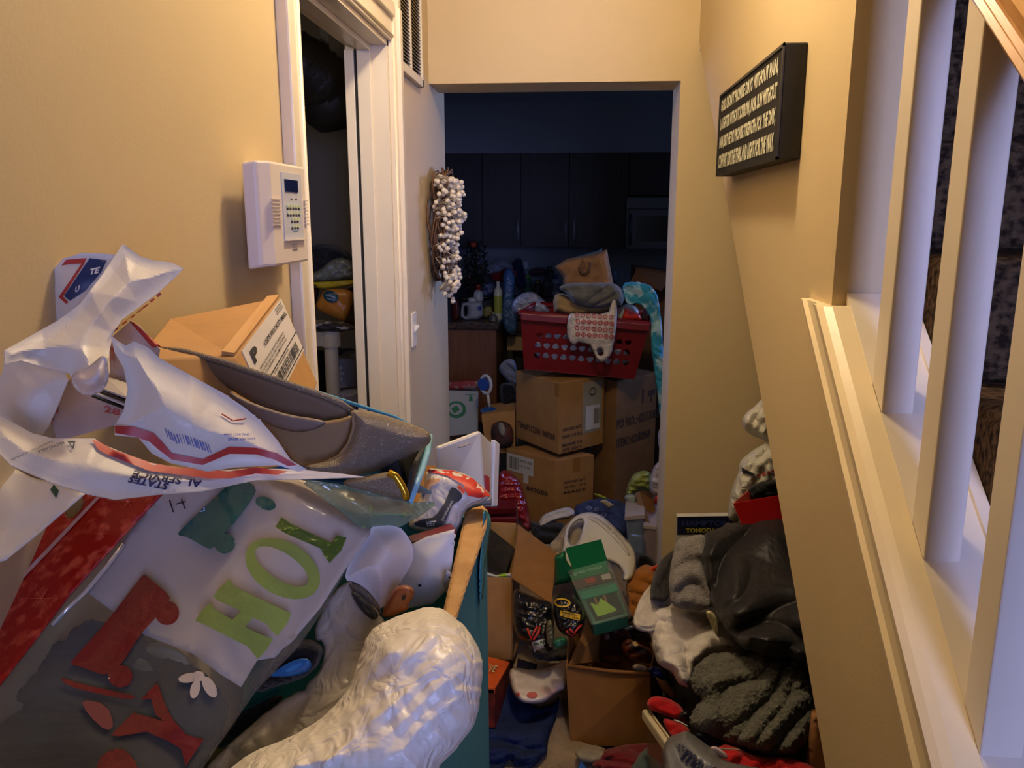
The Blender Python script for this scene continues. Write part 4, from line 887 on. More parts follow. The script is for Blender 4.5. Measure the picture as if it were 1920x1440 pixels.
onq(Qt, 'brown_band', -.02, -.02, 1.0, .2, pl('#4a3c2e', .4), gk, t=.004); onq(Qt, 'white_sticker', .72, .02, .95, .14, paper('#b5b3a0'), gk, t=.006); onq(Qt, 'red_sticker', .3, .02, .55, .14, pl('#a03a24', .5), gk, t=.006)
onq(Qt, 'recess', .1, .48, .92, .96, pl('#0f2418', .3), gk, t=.004); onq(Qt, 'teal_band', .02, .3, 1.0, .46, pl('#1f8c66', .35), gk, t=.005)
q = [qp(Qt, .15, .62, .007), qp(Qt, .3, .72, .007), qp(Qt, .45, .58, .007), qp(Qt, .72, .9, .007), qp(Qt, .18, .92, .007)]
prism('lime_part', q, (0, .004, .004), pl('#8fc23c', .4), gk)
for u in (.3, .55): onq(Qt, 'prong', u, .5, u+.05, .68, pl('#8a6a3a', .5), gk, t=.008)
cm = slab('clear_cover', [q_+np.array([0, -.035, .02]) for q_ in [PY(1064, 1072, 2.57), PY(1140, 1052, 2.61), PY(1182, 1154, 2.29), PY(1108, 1172, 2.25)]], .002, clearm('#9aa39a', .14), gk)
# --- right open carton
rbx = thing('open_brown_carton', PY(1150, 1398, 2.2), 'open brown cardboard carton full of shoes in the middle of the floor', 'box')
CBF = card('#8a5f2e')
fA, fB, fC, fD = PZ(1073, 1396, .02), PZ(1222, 1398, .02), PY(1219, 1264, 2.17), PY(1064, 1248, 2.19)
slab('front_wall', [fD, fC, fB, fA], .005, CBF, rbx, bv=.001)
bkv = np.array([.07, .32, 0])
slab('right_wall', [fC, fC+bkv, fB+bkv, fB], .005, card('#6d4a26'), rbx); slab('left_wall', [fD, fD+bkv*np.array([.2, 1, 1])+np.array([0, 0, .06]), fA+bkv, fA], .005, CBF, rbx)
slab('back_wall', [fD+bkv, fC+bkv, fB+bkv, fA+bkv], .005, CBL, rbx); slab('base', [fA, fB, fB+bkv, fA+bkv], .004, CBF, rbx)
slab('inner_flap', [PY(1101, 1166, 2.5), PY(1136, 1174, 2.5), PY(1124, 1240, 2.35), PY(1066, 1246, 2.2)], .005, card('#94683a'), rbx)
tube('folded_edge', [fD, (fD+fC)/2+np.array([0, -.004, -.002]), fC], .006, card('#79522a'), rbx)
BRL = mat('boot_leather', '#3b1a12', .35, var=.3, vscale=12, bump=.15, bscale=40)
def shoe_px(lab, out, D, m, sole=None): 
    o = soft('shoe', lab, 'shoe', out, D, .045, m, CL(.008, 12, 10), n=260, group='shoes in the open brown carton'); return o
s1 = soft('brown_boot', 'dark brown leather boot lying in the open brown carton', 'boot', [(1120, 1232), (1128, 1200), (1140, 1172), (1160, 1168), (1182, 1185), (1190, 1210), (1178, 1240), (1150, 1248), (1124, 1238)], 2.38, .06, BRL, CL(.012, 12, 40), n=350)
ovd(s1, 'buckle_tag', [(1134, 1190), (1141, 1187), (1143, 1198), (1136, 1200)], pl('#8f9094', .3, metal=.6), off=.006)
s2 = soft('chestnut_loafer', 'shiny chestnut leather loafer in the open brown carton', 'shoe', [(1164, 1205), (1178, 1195), (1195, 1204), (1222, 1215), (1226, 1248), (1200, 1246), (1176, 1240), (1163, 1222)], 2.33, .05, mat('chestnut', '#5c2815', .22, var=.2, vscale=8, coat=.3), CL(.006, 12), n=300)
ovd(s2, 'shoe_opening', [(1180, 1205), (1200, 1212), (1220, 1222), (1205, 1226), (1184, 1216)], pl('#0f0a08', .6), rnd=1, off=.005); ovd(s2, 'insole', [(1184, 1204), (1192, 1202), (1198, 1210), (1190, 1212)], pl('#a98a5c', .6), off=.007)
soft('black_sneaker', 'black shoe at the back of the open brown carton', 'shoe', [(1150, 1172), (1170, 1160), (1200, 1172), (1222, 1190), (1226, 1206), (1195, 1200), (1165, 1192)], 2.45, .05, pl('#141212', .4), CL(.01, 14), n=250)
soft('black_handle_strap', 'black strap sticking up from the shoes in the brown carton', 'strap', [(1162, 1172), (1180, 1158), (1190, 1152), (1188, 1162), (1168, 1178)], 2.35, .012, pl('#0d0d0d', .4), None, n=60)
soft('beige_sock_ball', 'balled beige sock at the front of the open brown carton', 'sock', [(1184, 1248), (1198, 1244), (1216, 1252), (1214, 1264), (1190, 1262)], 2.22, .025, cloth('#a08f7a'), None, n=100)
soft('blue_foil_wrapper', 'blue and silver foil wrapper on the rim of the brown carton', 'wrapper', [(1212, 1252), (1230, 1248), (1246, 1258), (1248, 1276), (1238, 1280), (1222, 1270)], 2.18, .025, mat('foil_blue', '#1c2c6b', .2, metal=.5, col2='#a4adb8', thr=(.5, .56), vscale=26), BG(.01, 22), n=150)
soft('brown_flap_strip', 'tan strip of cardboard right of the foil wrapper', 'cardboard', [(1228, 1268), (1250, 1280), (1268, 1300), (1262, 1310), (1240, 1292)], 2.12, .01, card('#8d5f34'), None, n=50, rnd=0)
# ================================================================== RIGHT-HAND HEAP UNDER THE STAIRS
WC = cloth('#d2c9bd', crease=.015); WC2 = cloth('#c2b8a8')
soft('clothes_mound', 'large mound of mixed dark clothes under the stair wall beneath the jacket', 'clothes', [(1225, 1130), (1290, 1060), (1400, 1020), (1520, 1040), (1600, 1200), (1600, 1400), (1400, 1460), (1290, 1400), (1250, 1300)], (2.5, 0, -.2), .2, cloth('#3a332d'), CL(.03, 7), n=500, rim=.5)
soft('white_shirt', 'white cotton shirt draped over the right heap below the gray fleece', 'shirt', [(1212, 1110), (1228, 1098), (1262, 1130), (1310, 1140), (1345, 1150), (1372, 1200), (1385, 1222), (1340, 1225), (1315, 1235), (1300, 1260), (1292, 1290), (1275, 1285), (1262, 1262), (1228, 1245), (1222, 1190), (1205, 1175), (1188, 1180), (1190, 1150)], (2.12, 0, -.18), .10, WC, CL(.04, 8, 65, 3), n=1500, rim=.5)
soft('white_sleeve', 'white shirt sleeve gathered left of the right heap', 'garment', [(1190, 1150), (1200, 1120), (1222, 1092), (1238, 1100), (1248, 1130), (1234, 1180), (1215, 1188), (1192, 1180), (1186, 1165)], (2.16, 0, -.15), .06, WC2, CL(.03, 10, 50), n=400)
soft('cream_strap_garment', 'cream strap loop hanging on the white shirt', 'strap', [(1322, 1146), (1334, 1144), (1345, 1160), (1350, 1195), (1342, 1192), (1330, 1165)], 1.98, .015, cloth('#c9b889'), None, n=80)
soft('gray_fleece', 'light gray plush fleece hanging between the two dark jackets', 'garment', [(1268, 1012), (1300, 1004), (1322, 1000), (1330, 1040), (1318, 1060), (1332, 1100), (1334, 1130), (1330, 1142), (1300, 1146), (1262, 1138), (1254, 1120), (1256, 1070), (1262, 1035)], (2.12, 0, -.12), .07, mat('fleece_gray', '#8d857f', .95, col2='#6b645f', thr=(.3, .7), vscale=40, bump=1., bscale=210, sheen=.4, spec=.1), CL(.022, 9, 20), n=900)
soft('charcoal_shirt', 'charcoal folded garment on the left of the right heap', 'garment', [(1262, 1030), (1268, 1030), (1258, 1075), (1256, 1130), (1222, 1128), (1218, 1120), (1222, 1085), (1236, 1052)], (2.2, 0, -.1), .05, cloth('#33302f'), CL(.025, 10, 60), n=400)
soft('black_jacket', 'black shiny nylon jacket spread over the top of the right heap', 'jacket', [(1312, 1015), (1330, 995), (1370, 982), (1400, 975), (1450, 962), (1475, 962), (1530, 1000), (1580, 1120), (1590, 1250), (1510, 1245), (1450, 1230), (1400, 1222), (1378, 1200), (1350, 1170), (1335, 1130), (1320, 1080), (1308, 1045)], (2.1, 0, -.16), .14, mat('nylon_black', '#1f1b1c', .5, var=.15, vscale=6, bump=.2, bscale=30, spec=.35, sheen=.1, crease=.012, cscale=8), CL(.055, 6.5, 25, 3), n=2200, rim=.5)
KN = mat('knit_gray', '#5a584b', .95, var=.35, vscale=55, bump=1., bscale=130, spec=.1, sheen=.2)
s_ = soft('gray_knit_sweater', 'chunky gray knitted sweater folded at the bottom of the right heap', 'sweater', [(1292, 1265), (1305, 1245), (1335, 1225), (1370, 1222), (1400, 1235), (1430, 1228), (1470, 1226), (1500, 1238), (1522, 1262), (1526, 1310), (1520, 1370), (1500, 1412), (1460, 1420), (1410, 1412), (1350, 1392), (1305, 1370), (1290, 1355), (1300, 1330), (1318, 1312), (1298, 1295)], (1.85, 0, -.12), .11, KN, CL(.05, 7.5, -22, 3.5), n=2600, rim=.45)
# knit relief
for p_ in s_.data.vertices: pass
tx = s_.modifiers.new('knit', 'SUBSURF'); tx.levels = tx.render_levels = 1
vor = bpy.data.textures.new('knit', 'VORONOI'); vor.noise_scale = .012; dmod = s_.modifiers.new('relief', 'DISPLACE'); dmod.texture = vor; dmod.strength = .007; dmod.texture_coords = 'LOCAL'
ovd(s_, 'white_tag', [(1484, 1240), (1492, 1238), (1496, 1247), (1488, 1248)], paper('#d9d9d4'), off=.014)
# items on top
nb = thing('navy_book', PY(1325, 1010, 2.45), 'navy and white book cover with yellow lettering standing on the heap', 'book')
Qn = [PY(1270, 969, 2.42), PY(1384, 967, 2.42), PY(1384, 1040, 2.42), PY(1269, 1040, 2.42)]
slab('book_block', Qn, .03, paper('#b5b1a8'), nb, bv=.001); onq(Qn, 'cover_band', 0, 0, 1, .46, pl('#10152e', .4), nb, t=.0015)
txq(Qn, 'HAMPTON', .08, .1, .85, .24, pl('#22305c', .5), nb, off=.004, bold=.03); txq(Qn, 'TOMODA C', .14, .29, .74, .41, pl('#9c8f2e', .5), nb, off=.004, bold=.04)
soft('white_bag_top', 'crumpled white bag at the top of the heap by the stair wall', 'plastic bag', [(1390, 790), (1400, 772), (1415, 762), (1430, 745), (1470, 740), (1480, 835), (1445, 832), (1425, 822), (1412, 818), (1395, 806)], 2.45, .07, bagm('#c9c3b0', .4, bump=.3), BG(.03, 10), n=500)
tb2 = soft('translucent_shopping_bag', 'translucent white shopping bag with red print hanging against the stair wall', 'plastic bag', [(1386, 866), (1400, 852), (1425, 836), (1440, 828), (1490, 860), (1500, 940), (1440, 950), (1395, 978), (1364, 978), (1366, 945), (1372, 915), (1384, 888)], 2.4, .08, bagm('#bdb9a6', .35, bump=.35), BG(.028, 9), n=700)
ovd(tb2, 'black_mark', [(1390, 876), (1400, 882), (1415, 888), (1410, 892), (1392, 886)], pl('#1c2228', .6), off=.004)
for k in range(5): ovd(tb2, 'red_print', ellipse(1423+k*9, 892-k*3, 3.6, 3, 10), pl('#b5463c', .6), off=.004)
soft('black_beanie', 'black folded cloth lying in the red box on the heap', 'cloth', [(1400, 918), (1412, 908), (1452, 898), (1490, 896), (1490, 935), (1412, 936), (1408, 926)], 2.28, .05, cloth('#0e0d0d'), CL(.012, 10), n=200)
rx = thing('red_gift_box', PY(1430, 980, 2.3), 'bright red open box on top of the right heap', 'box')
QF = [PY(1376, 944, 2.22), PY(1500, 922, 2.22), PY(1500, 985, 2.22), PY(1394, 990, 2.22)]
slab('box_front', QF, .003, pl('#a30d10', .45), rx); slab('box_side', [QF[0], QF[0]+np.array([.10, .14, .02]), QF[3]+np.array([.10, .14, .02]), QF[3]], .003, pl('#b03a30', .5), rx)
slab('box_bottom', [QF[3], QF[2], QF[2]+np.array([0, .2, 0]), QF[3]+np.array([.1, .2, 0])], .003, pl('#8a0d10', .5), rx)
# storage tote at the bottom
tt = thing('storage_tote', PY(1390, 1440, 1.7), 'translucent plastic tote with a cream rim at the bottom of the right heap', 'storage box')
a0, a1 = PY(1212, 1330, 1.95), PY(1262, 1400, 1.66)
a2 = PY(1640, 1400, 1.66)
TR_ = pl('#d3c8a4', .4)
prism('tote_rim', [a0+np.array([-.012, 0, .0]), a0+np.array([.012, 0, .0]), a1+np.array([.012, 0, .0]), a1+np.array([-.012, 0, 0])], (0, 0, -.03), TR_, tt, bv=.005)
dd = np.array([.02, .0, -.35])
slab('tote_side', [a0, a1, a1+dd, a0+dd], .004, clearm('#8c7358', .85), tt)
slab('tote_front', [a1, np.array([.40, a1[1], a1[2]]), np.array([.40, a1[1], a1[2]-.35]), a1+dd], .004, clearm('#9a8a78', .85), tt)
RF = cloth('#b3161b')
soft('red_fleece_scarf', 'bright red fleece bunched in the tote beside its rim', 'garment', [(1212, 1316), (1222, 1305), (1245, 1306), (1275, 1320), (1285, 1338), (1270, 1350), (1255, 1345), (1228, 1335), (1214, 1328)], (1.92, 0, -.1), .045, RF, CL(.008, 10), n=250)
soft('red_fleece_fold', 'bright red fleece fold beneath the gray sweater left side', 'garment', [(1240, 1345), (1268, 1352), (1290, 1362), (1296, 1378), (1280, 1395), (1262, 1392), (1248, 1368)], (1.84, 0, -.1), .04, RF, CL(.012, 12), n=200)
soft('black_cable_item', 'black object with a cord between the red fleece and the sweater', 'cable', [(1270, 1340), (1288, 1330), (1300, 1345), (1296, 1368), (1278, 1362), (1268, 1352)], 1.86, .02, pl('#141214', .4), None, n=80)
tube('white_cable', [PY(1264, 1350, 1.8), PY(1276, 1354, 1.8), PY(1290, 1362, 1.79)], .002, pl('#c9c5bd', .4), lab=('thin cable across the black object', 'cable'), seg=6)
soft('red_sweater', 'bright red garment below the gray sweater at the bottom right', 'garment', [(1350, 1395), (1372, 1395), (1400, 1410), (1440, 1420), (1480, 1418), (1510, 1430), (1535, 1445), (1530, 1475), (1370, 1475), (1340, 1420)], (1.68, 0, -.1), .06, RF, CL(.02, 9, 10), n=500)
soft('navy_orange_cloth', 'navy cloth with orange dots showing under the gray sweater', 'cloth', [(1302, 1372), (1325, 1374), (1350, 1386), (1358, 1400), (1340, 1408), (1312, 1392)], 1.74, .03, mat('dots', '#1b1e38', .9, col2='#c9641c', thr=(.62, .66), vscale=22), None, n=120)
soft('pink_blue_cap', 'small white and pink item with a blue edge in the tote', 'toy', [(1330, 1400), (1342, 1398), (1362, 1412), (1366, 1424), (1350, 1422), (1334, 1412)], 1.62, .02, mat('pinkwhite', '#c9b3b8', .4, col2='#b5405a', thr=(.6, .66), vscale=40), None, n=80)
wm = soft('gray_store_bag', 'gray plastic store bag with navy lettering over the front of the tote', 'plastic bag', [(1244, 1392), (1262, 1378), (1285, 1368), (1300, 1378), (1320, 1392), (1345, 1410), (1352, 1425), (1400, 1435), (1450, 1446), (1450, 1490), (1250, 1490), (1242, 1430)], (1.6, 0, -.15), .07, mat('bag_gray', '#6e6d6d', .35, var=.1, vscale=8, bump=.4, bscale=40), CL(.02, 9, 50), n=800, rim=.45)
NV = pl('#171c3c', .5)
textpx(wm, 'mart', [(1292, 1400), (1350, 1440), (1332, 1464), (1275, 1423)], NV, off=.006, bold=.012)
for k in range(6):
    a = math.pi*k/3; ovd(wm, 'logo_spark', [(1277+4*math.cos(a)+1.5*math.sin(a), 1402+4*math.sin(a)-1.5*math.cos(a)), (1277+10*math.cos(a), 1402+10*math.sin(a)), (1277+4*math.cos(a)-1.5*math.sin(a), 1402+4*math.sin(a)+1.5*math.cos(a))], NV, off=.006)
soft('tan_carton_corner', 'tan cardboard showing between the sweater and the stair wall', 'box', [(1522, 1330), (1532, 1330), (1560, 1440), (1560, 1475), (1505, 1475), (1512, 1420)], 1.72, .02, card('#b58050'), None, n=60, rnd=0)
# ================================================================== FOREGROUND HEAP AGAINST THE LEFT WALL
TEAL = mat('teal_board', '#2f7f86', .5, var=.08, vscale=9, bump=.05, bscale=30)
tf = PY(912, 958, 1.05); xr = tf[0]; zr = tf[2]
tbx = thing('teal_box', (xr-.2, .78, .72), 'large teal cardboard box with torn tan edges under the foreground pile', 'box')
yn_ = .42; zl = .74
slab('side_panel', [(xr, yn_, zr), (xr, 1.05, zr), (xr+.002, 1.05, zl), (xr+.002, yn_, zl)], .006, TEAL, tbx)
slab('end_panel', [(xr-.37, 1.05, zr-.01), (xr, 1.05, zr-.01), (xr, 1.05, zl), (xr-.37, 1.05, zl)], .006, TEAL, tbx)
slab('front_panel', [(xr-.37, yn_, zr-.01), (xr, yn_, zr-.01), (xr, yn_, zl), (xr-.37, yn_, zl)], .006, TEAL, tbx)
box('base_panel', xr-.37, xr, yn_, 1.05, zl, zl+.006, TEAL, tbx)
TANE = mat('torn_card', '#c99d62', .85, col2='#a87c48', thr=(.3, .7), vscale=18, bump=.3, bscale=60)
blob('torn_edge', [(888, 952), (905, 948), (915, 958), (912, 990), (896, 1040), (872, 1110), (850, 1180), (838, 1200), (822, 1196), (830, 1150), (852, 1052), (866, 990), (872, 962)], ('Z', zr+.004), .010, TANE, ('paper', .003, 9), n=300, par=tbx, rim=.5, rnd=0)
blob('torn_fold', [(905, 952), (918, 962), (922, 985), (912, 1040), (906, 1120), (900, 1150), (898, 1060), (906, 1000)], lambda x, y: PX(x, y, xr+.004), .004, TEAL, None, n=120, par=tbx)
sup = thing('support_carton', (xr-.2, .75, 0), 'plain brown carton supporting the teal box', 'box')
prism('carton_body', [(xr-.39, .4, .73), (xr-.02, .4, .73), (xr-.02, 1.02, .73), (xr-.39, 1.02, .73)], (0, 0, -.73), card('#8c6436'), sup, bv=.004)
bars([(xr-.39, .4, .73), (xr-.02, .4, .73), (xr-.02, .4, .3), (xr-.39, .4, .3)], .1, .2, .12, .22, IK, sup, 1)
sup2 = thing('back_carton', (-.37, 1.3, 0), 'brown carton behind the teal box carrying the white plastic drawer', 'box')
prism('carton_body', [(-.51, 1.1, 1.1), (-.215, 1.1, 1.1), (-.215, 1.5, 1.1), (-.51, 1.5, 1.1)], (0, 0, -1.1), card('#80582e'), sup2, bv=.004)
prism('tape_strip', [(-.38, 1.1, 1.102), (-.34, 1.1, 1.102), (-.34, 1.5, 1.102), (-.38, 1.5, 1.102)], (0, 0, -.001), TAPE, sup2)
# white plastic drawer / case
wc = thing('white_case', PY(880, 945, 1.25), 'white plastic case standing on end behind the teal box', 'case')
WP = pl('#d8d2c4', .35); Qa = [PY(822, 838, 1.22), PY(901, 808, 1.3), PY(910, 950, 1.28), PY(822, 950, 1.22)]
slab('case_front', Qa, .01, WP, wc, bv=.004)
Qb = [PY(901, 808, 1.3), PY(925, 833, 1.42), PY(924, 950, 1.40), PY(910, 950, 1.28)]
slab('case_side', Qb, .01, pl('#c3beb4', .35), wc, bv=.004)
slab('case_lid', [PY(929, 824, 1.40), PY(938, 832, 1.42), PY(934, 950, 1.4), PY(924, 950, 1.38)], .01, WP, wc, bv=.003)
onq(Qb, 'red_seal', .05, .58, .38, .8, pl('#b3232a', .5), wc, t=.004); onq(Qa, 'molded_slot', .45, .1, .7, .12, pl('#a39c8e', .5), wc, t=.004)
# pet food bag
pf = soft('pet_food_bag', 'white pet food bag with a red top edge and gray ribbon, behind the shoebox', 'food bag', [(800, 878), (830, 880), (862, 884), (890, 898), (922, 930), (905, 942), (880, 950), (868, 965), (866, 985), (856, 1004), (845, 1012), (780, 995), (762, 985), (782, 945), (792, 915)], (1.02, 0, -.04), .035, bagm('#cfc6b8', .35, bump=.1), BG(.004, 10), n=600, rnd=1)
RDB = pl('#c8362a', .3)
ovd(pf, 'red_top', [(800, 880), (850, 882), (888, 898), (920, 929), (900, 934), (878, 930), (868, 908), (838, 892), (802, 884)], RDB, off=.003)
ovd(pf, 'gray_ribbon', [(842, 922), (850, 912), (868, 926), (864, 938), (850, 945), (842, 962), (832, 985), (815, 990), (780, 988), (775, 980), (800, 972), (815, 970), (830, 950), (838, 935)], pl('#4a4a49', .35), rnd=1, off=.003)
ovd(pf, 'red_label', [(857, 914), (862, 908), (873, 920), (869, 926)], pl('#c9483a', .4), off=.005)
textpx(pf, 'VET', [(799, 978), (779, 974), (776, 984), (798, 988)][0:1]+[(818, 976), (816, 986), (798, 988)], paper('#d9d6cf'), off=.006, bold=.05)
textpx(pf, 'premium', [(826, 974), (846, 938), (851, 941), (832, 978)], paper('#b9b6af'), off=.006)
ovd(pf, 'orange_dog', [(796, 905), (810, 896), (828, 898), (818, 908), (806, 912), (804, 925), (796, 922)], mat('dogfur', '#c98a52', .6, col2='#e0b48a', thr=(.4, .6), vscale=40), rnd=1, off=.003)
ovd(pf, 'blue_print', [(790, 928), (794, 920), (797, 922), (793, 934)], pl('#2c5a9c', .5), off=.004)
soft('gray_flap_sheet', 'gray underside flap of packaging beside the pet food bag', 'packaging', [(862, 938), (900, 930), (922, 932), (922, 946), (900, 950), (876, 962), (866, 952)], 1.08, .015, paper('#8c857a'), None, n=100, rnd=0)
# books, papers
rbk = thing('dark_red_book', PY(820, 1000, .95), 'dark red covered book with white pages sticking out of the pile', 'book')
Q = [PY(766, 1005, .93), PY(846, 982, .97), PY(856, 994, .94), PY(772, 1017, .90)]
slab('cover', Q, .004, pl('#6d1418', .4), rbk); slab('spine', [Q[3], Q[2], Q[2]+np.array([0, 0, -.006]), Q[3]+np.array([0, 0, -.006])], .003, pl('#3a0b0d', .5), rbk)
PW = paper('#dcd6d2', .55)
soft('white_paper_sheet', 'large white sheet of paper standing below the dark red book', 'paper', [(772, 1020), (800, 1006), (852, 992), (850, 1040), (846, 1070), (845, 1095), (832, 1112), (812, 1132), (770, 1140), (740, 1130), (750, 1070)], (.86, 0, -.03), .012, PW, None, n=200, rnd=0, thin=.0015)
ovd(bpy.data.objects['white_paper_sheet'], 'black_dot', ellipse(787, 1098, 3.4, 2.6, 8), BLK, off=.002)
TABS = ['topmost torn white paper tab beside the dark red book', 'second torn paper tab down from the dark red book', 'third torn paper tab down along the tan box edge', 'fourth torn paper tab down along the tan box edge', 'lowest torn paper tab just above the torn envelope corner']
for k in range(5): soft('paper_tab', TABS[k], 'paper', [(846-k*1.6, 1000+k*13), (856-k*2, 1002+k*13), (854-k*2, 1010+k*13), (847-k*1.5, 1010+k*13)], .90, .004, PW, None, n=24, group='torn paper tabs along the book edge')
tc_ = soft('torn_envelope_corner', 'white torn envelope corner with black marks over the tan box edge', 'envelope', [(838, 1070), (852, 1078), (877, 1088), (860, 1100), (842, 1118), (835, 1110), (830, 1090)], .84, .006, PW, None, n=60, rnd=0, thin=.001)
for q in ([(841, 1080), (848, 1082), (848, 1085), (841, 1084)], [(846, 1095), (849, 1096), (848, 1108), (844, 1106)]): ovd(tc_, 'black_mark', q, BLK, off=.002)
soft('rolled_page', 'curled white page beside the clear holiday bag', 'paper', [(690, 998), (700, 985), (735, 984), (752, 990), (770, 1012), (776, 1035), (772, 1058), (755, 1085), (738, 1110), (714, 1146), (704, 1130), (690, 1108), (668, 1092), (645, 1088), (652, 1060), (665, 1035)], (.74, .02, -.03), .02, paper('#d5cdc8', .55), ('paper', .003, 7), n=300, rnd=1, thin=.0015, rim=1)
lt = soft('leather_strap', 'brown leather strap end with an oval hole beside the white papers', 'strap', [(712, 1156), (730, 1118), (742, 1100), (758, 1096), (772, 1100), (778, 1110), (774, 1124), (765, 1130), (768, 1142), (750, 1150), (730, 1160)], .70, .012, mat('leather', '#8a4d2a', .45, var=.2, vscale=12, bump=.15), None, n=200)
ovd(lt, 'buckle_hole', ellipse(757, 1121, 3.5, 5.5, 10, 30), BLK, off=.002)
soft('gray_trim_tool', 'gray textured band with a black edge under the rolled page', 'band', [(650, 1092), (668, 1094), (690, 1106), (708, 1128), (716, 1142), (712, 1158), (700, 1158), (675, 1135), (655, 1110)], .72, .02, mat('gray_tex', '#6a655f', .7, bump=.6, bscale=200), None, n=200)
soft('black_brush', 'black bristled object in the gap above the white plastic bag', 'brush', [(656, 1108), (672, 1112), (700, 1138), (712, 1155), (702, 1166), (685, 1155), (665, 1128)], .69, .015, pl('#141311', .6), BG(.004, 40), n=150)
# --- cardboard shipping box
sb = thing('shipping_box', PY(440, 760, .95), 'brown shipping box with a white postage label leaning against the left wall', 'box')
O, Ar, BLc, Bn = PY(440, 668, .86), PY(524, 557, 1.12), PY(316, 598, .98), None
Bn = PY(255, 672, .76)
Cv = PY(602, 733, 1.09)-Ar; Cv = Cv*.92
CBB = mat('card_light', '#b3854e', .7, var=.08, vscale=14, bump=.05, bscale=60)
prism('box_body', [O, Ar, BLc, Bn], Cv, CBB, sb, bv=.003)
QR_ = [O, Ar, Ar+Cv, O+Cv]; QT_ = [Bn, BLc, Ar, O]
slab('long_flap', [O+np.array([0, 0, .004]), Ar+np.array([0, 0, .004]), Ar*.88+BLc*.12+np.array([0, 0, .005]), O*.86+Bn*.14+np.array([0, 0, .006])], .004, mat('card_lighter', '#c29359', .7, var=.05), sb)
LB = paper('#d8cfc6', .45)
onq(QR_, 'postage_label', .1, .02, 1.0, .62, LB, sb, t=.0012)
LQ = [qp(QR_, .1, .02, .0016), qp(QR_, 1, .02, .0016), qp(QR_, 1, .62, .0016), qp(QR_, .1, .62, .0016)]
# label reading direction runs down the face: build a quad whose top edge is the near edge
LI = pl('#25221f', .7)
txq(LQ, 'P', .08, .10, .20, .30, LI, sb, off=.001, bold=.05)
txq(LQ, 'USPS PRIORITY MAIL', .34, .20, .96, .28, LI, sb, off=.001, bold=.03)
for i in range(6): txq(LQ, random.Random(i).choice(['2510 WEST AVE 101', 'SHIP TO RETURNS', 'COLUMBUS OH 4321', 'UNIT 6 DOCK 22']), .12+(i % 2)*.30, .40+(i//2)*.06, .40+(i % 2)*.34, .44+(i//2)*.06, LI, sb, off=.001)
onq(LQ, 'rule_line', .0, .64, 1, .655, LI, sb, t=.0006); onq(LQ, 'rule_line', .0, .94, 1, .955, LI, sb, t=.0006)
txq(LQ, 'USPS TRACKING #', .3, .67, .7, .70, LI, sb, off=.001, bold=.02)
bars(LQ, .15, .73, .9, .9, LI, sb, 26, off=.001)
for v in (.03, .07, .11): onq(LQ, 'small_print', .78, v, .95, v+.02, pl('#8a837a', .7), sb, t=.0006)
slab('side_flap', [PY(385, 672, .84), PY(437, 664, .87), PY(452, 688, .86), PY(410, 690, .83)], .004, mat('card_dk', '#8a6038', .8), sb)
# --- blue shoebox with glitter pumps
BLU = pl('#1f6f96', .4); 
sbx = thing('blue_shoebox', PY(560, 850, .85), 'open blue shoebox tilted on the pile holding glittery pumps', 'shoebox')
B0, B1_ = PY(262, 612, .80), PY(806, 818, .97)
nrm_ = np.array([0, 0, -.13])
slab('back_wall', [PY(395, 668, .86), B1_, B1_+nrm_*.6+np.array([-.02, -.03, 0]), PY(395, 668, .86)+nrm_], .004, BLU, sbx)
slab('end_wall', [B1_, PY(776, 880, .78), PY(766, 940, .76), PY(800, 856, .96)], .004, pl('#0f1113', .5), sbx)
slab('end_liner', [PY(804, 822, .965), PY(740, 850, .80), PY(690, 930, .80), PY(768, 936, .80)], .003, pl('#0c0d0f', .6), sbx)
tube('rim_edge', [PY(806, 818, .96), PY(801, 850, .90), PY(788, 890, .84), PY(768, 940, .775)], .004, pl('#7fb4c9', .4), sbx)
tube('rim_edge', [PY(395, 668, .855), PY(560, 724, .905), PY(740, 782, .95), PY(806, 817, .965)], .0022, pl('#4d9cc0', .4), sbx)
slab('base', [PY(395, 668, .86)+nrm_, B1_+nrm_*.6, PY(760, 900, .86), PY(560, 880, .84)], .004, BLU, sbx)
soft('tissue_corner', 'white tissue paper corner sticking over the blue shoebox wall', 'tissue paper', [(583, 755), (598, 735), (622, 756), (600, 752)], .90, .004, paper('#d6cfc6'), None, n=24, rnd=0, thin=.001)
GLT = gem('glitter', '#857662', '#f0e6d6', (.66, .74), 900, .4, .15, detail=1, bump=.5, bscale=900)
LIN = pl('#6b5843', .6); INS = pl('#8d7350', .55)
ps = thing('glitter_pump', PY(560, 860, .82), 'pointed bronze glitter pump lying in the blue shoebox, nearest the camera', 'shoe', 'glitter pumps in the blue shoebox')
blob('lining', [(296, 655), (320, 655), (345, 660), (420, 680), (520, 714), (600, 741), (640, 758), (660, 770), (648, 785), (600, 790), (540, 785), (490, 765), (440, 735), (380, 700)], .83, .006, LIN, None, n=250, rnd=0, par=ps, rim=.4)
blob('insole', [(430, 740), (470, 765), (520, 783), (580, 792), (640, 786), (664, 775), (662, 820), (645, 850), (610, 868), (560, 876), (535, 850), (500, 800), (455, 765)], .81, .006, INS, None, n=250, par=ps, rim=.4)
blob('inner_panel', [(420, 728), (470, 755), (540, 778), (600, 786), (615, 793), (590, 806), (555, 812), (510, 800), (470, 778), (440, 752)], .80, .004, pl('#7b6a60', .6), None, n=120, par=ps)
up1 = blob('glitter_upper', [(656, 768), (690, 770), (735, 782), (775, 796), (803, 808), (809, 820), (806, 832), (790, 842), (755, 862), (720, 880), (680, 890), (630, 893), (590, 888), (568, 876), (575, 872), (605, 868), (632, 858), (650, 835), (660, 805), (660, 785)], (.80, .02, 0), .028, GLT, None, n=700, rnd=1, par=ps, rim=.8)
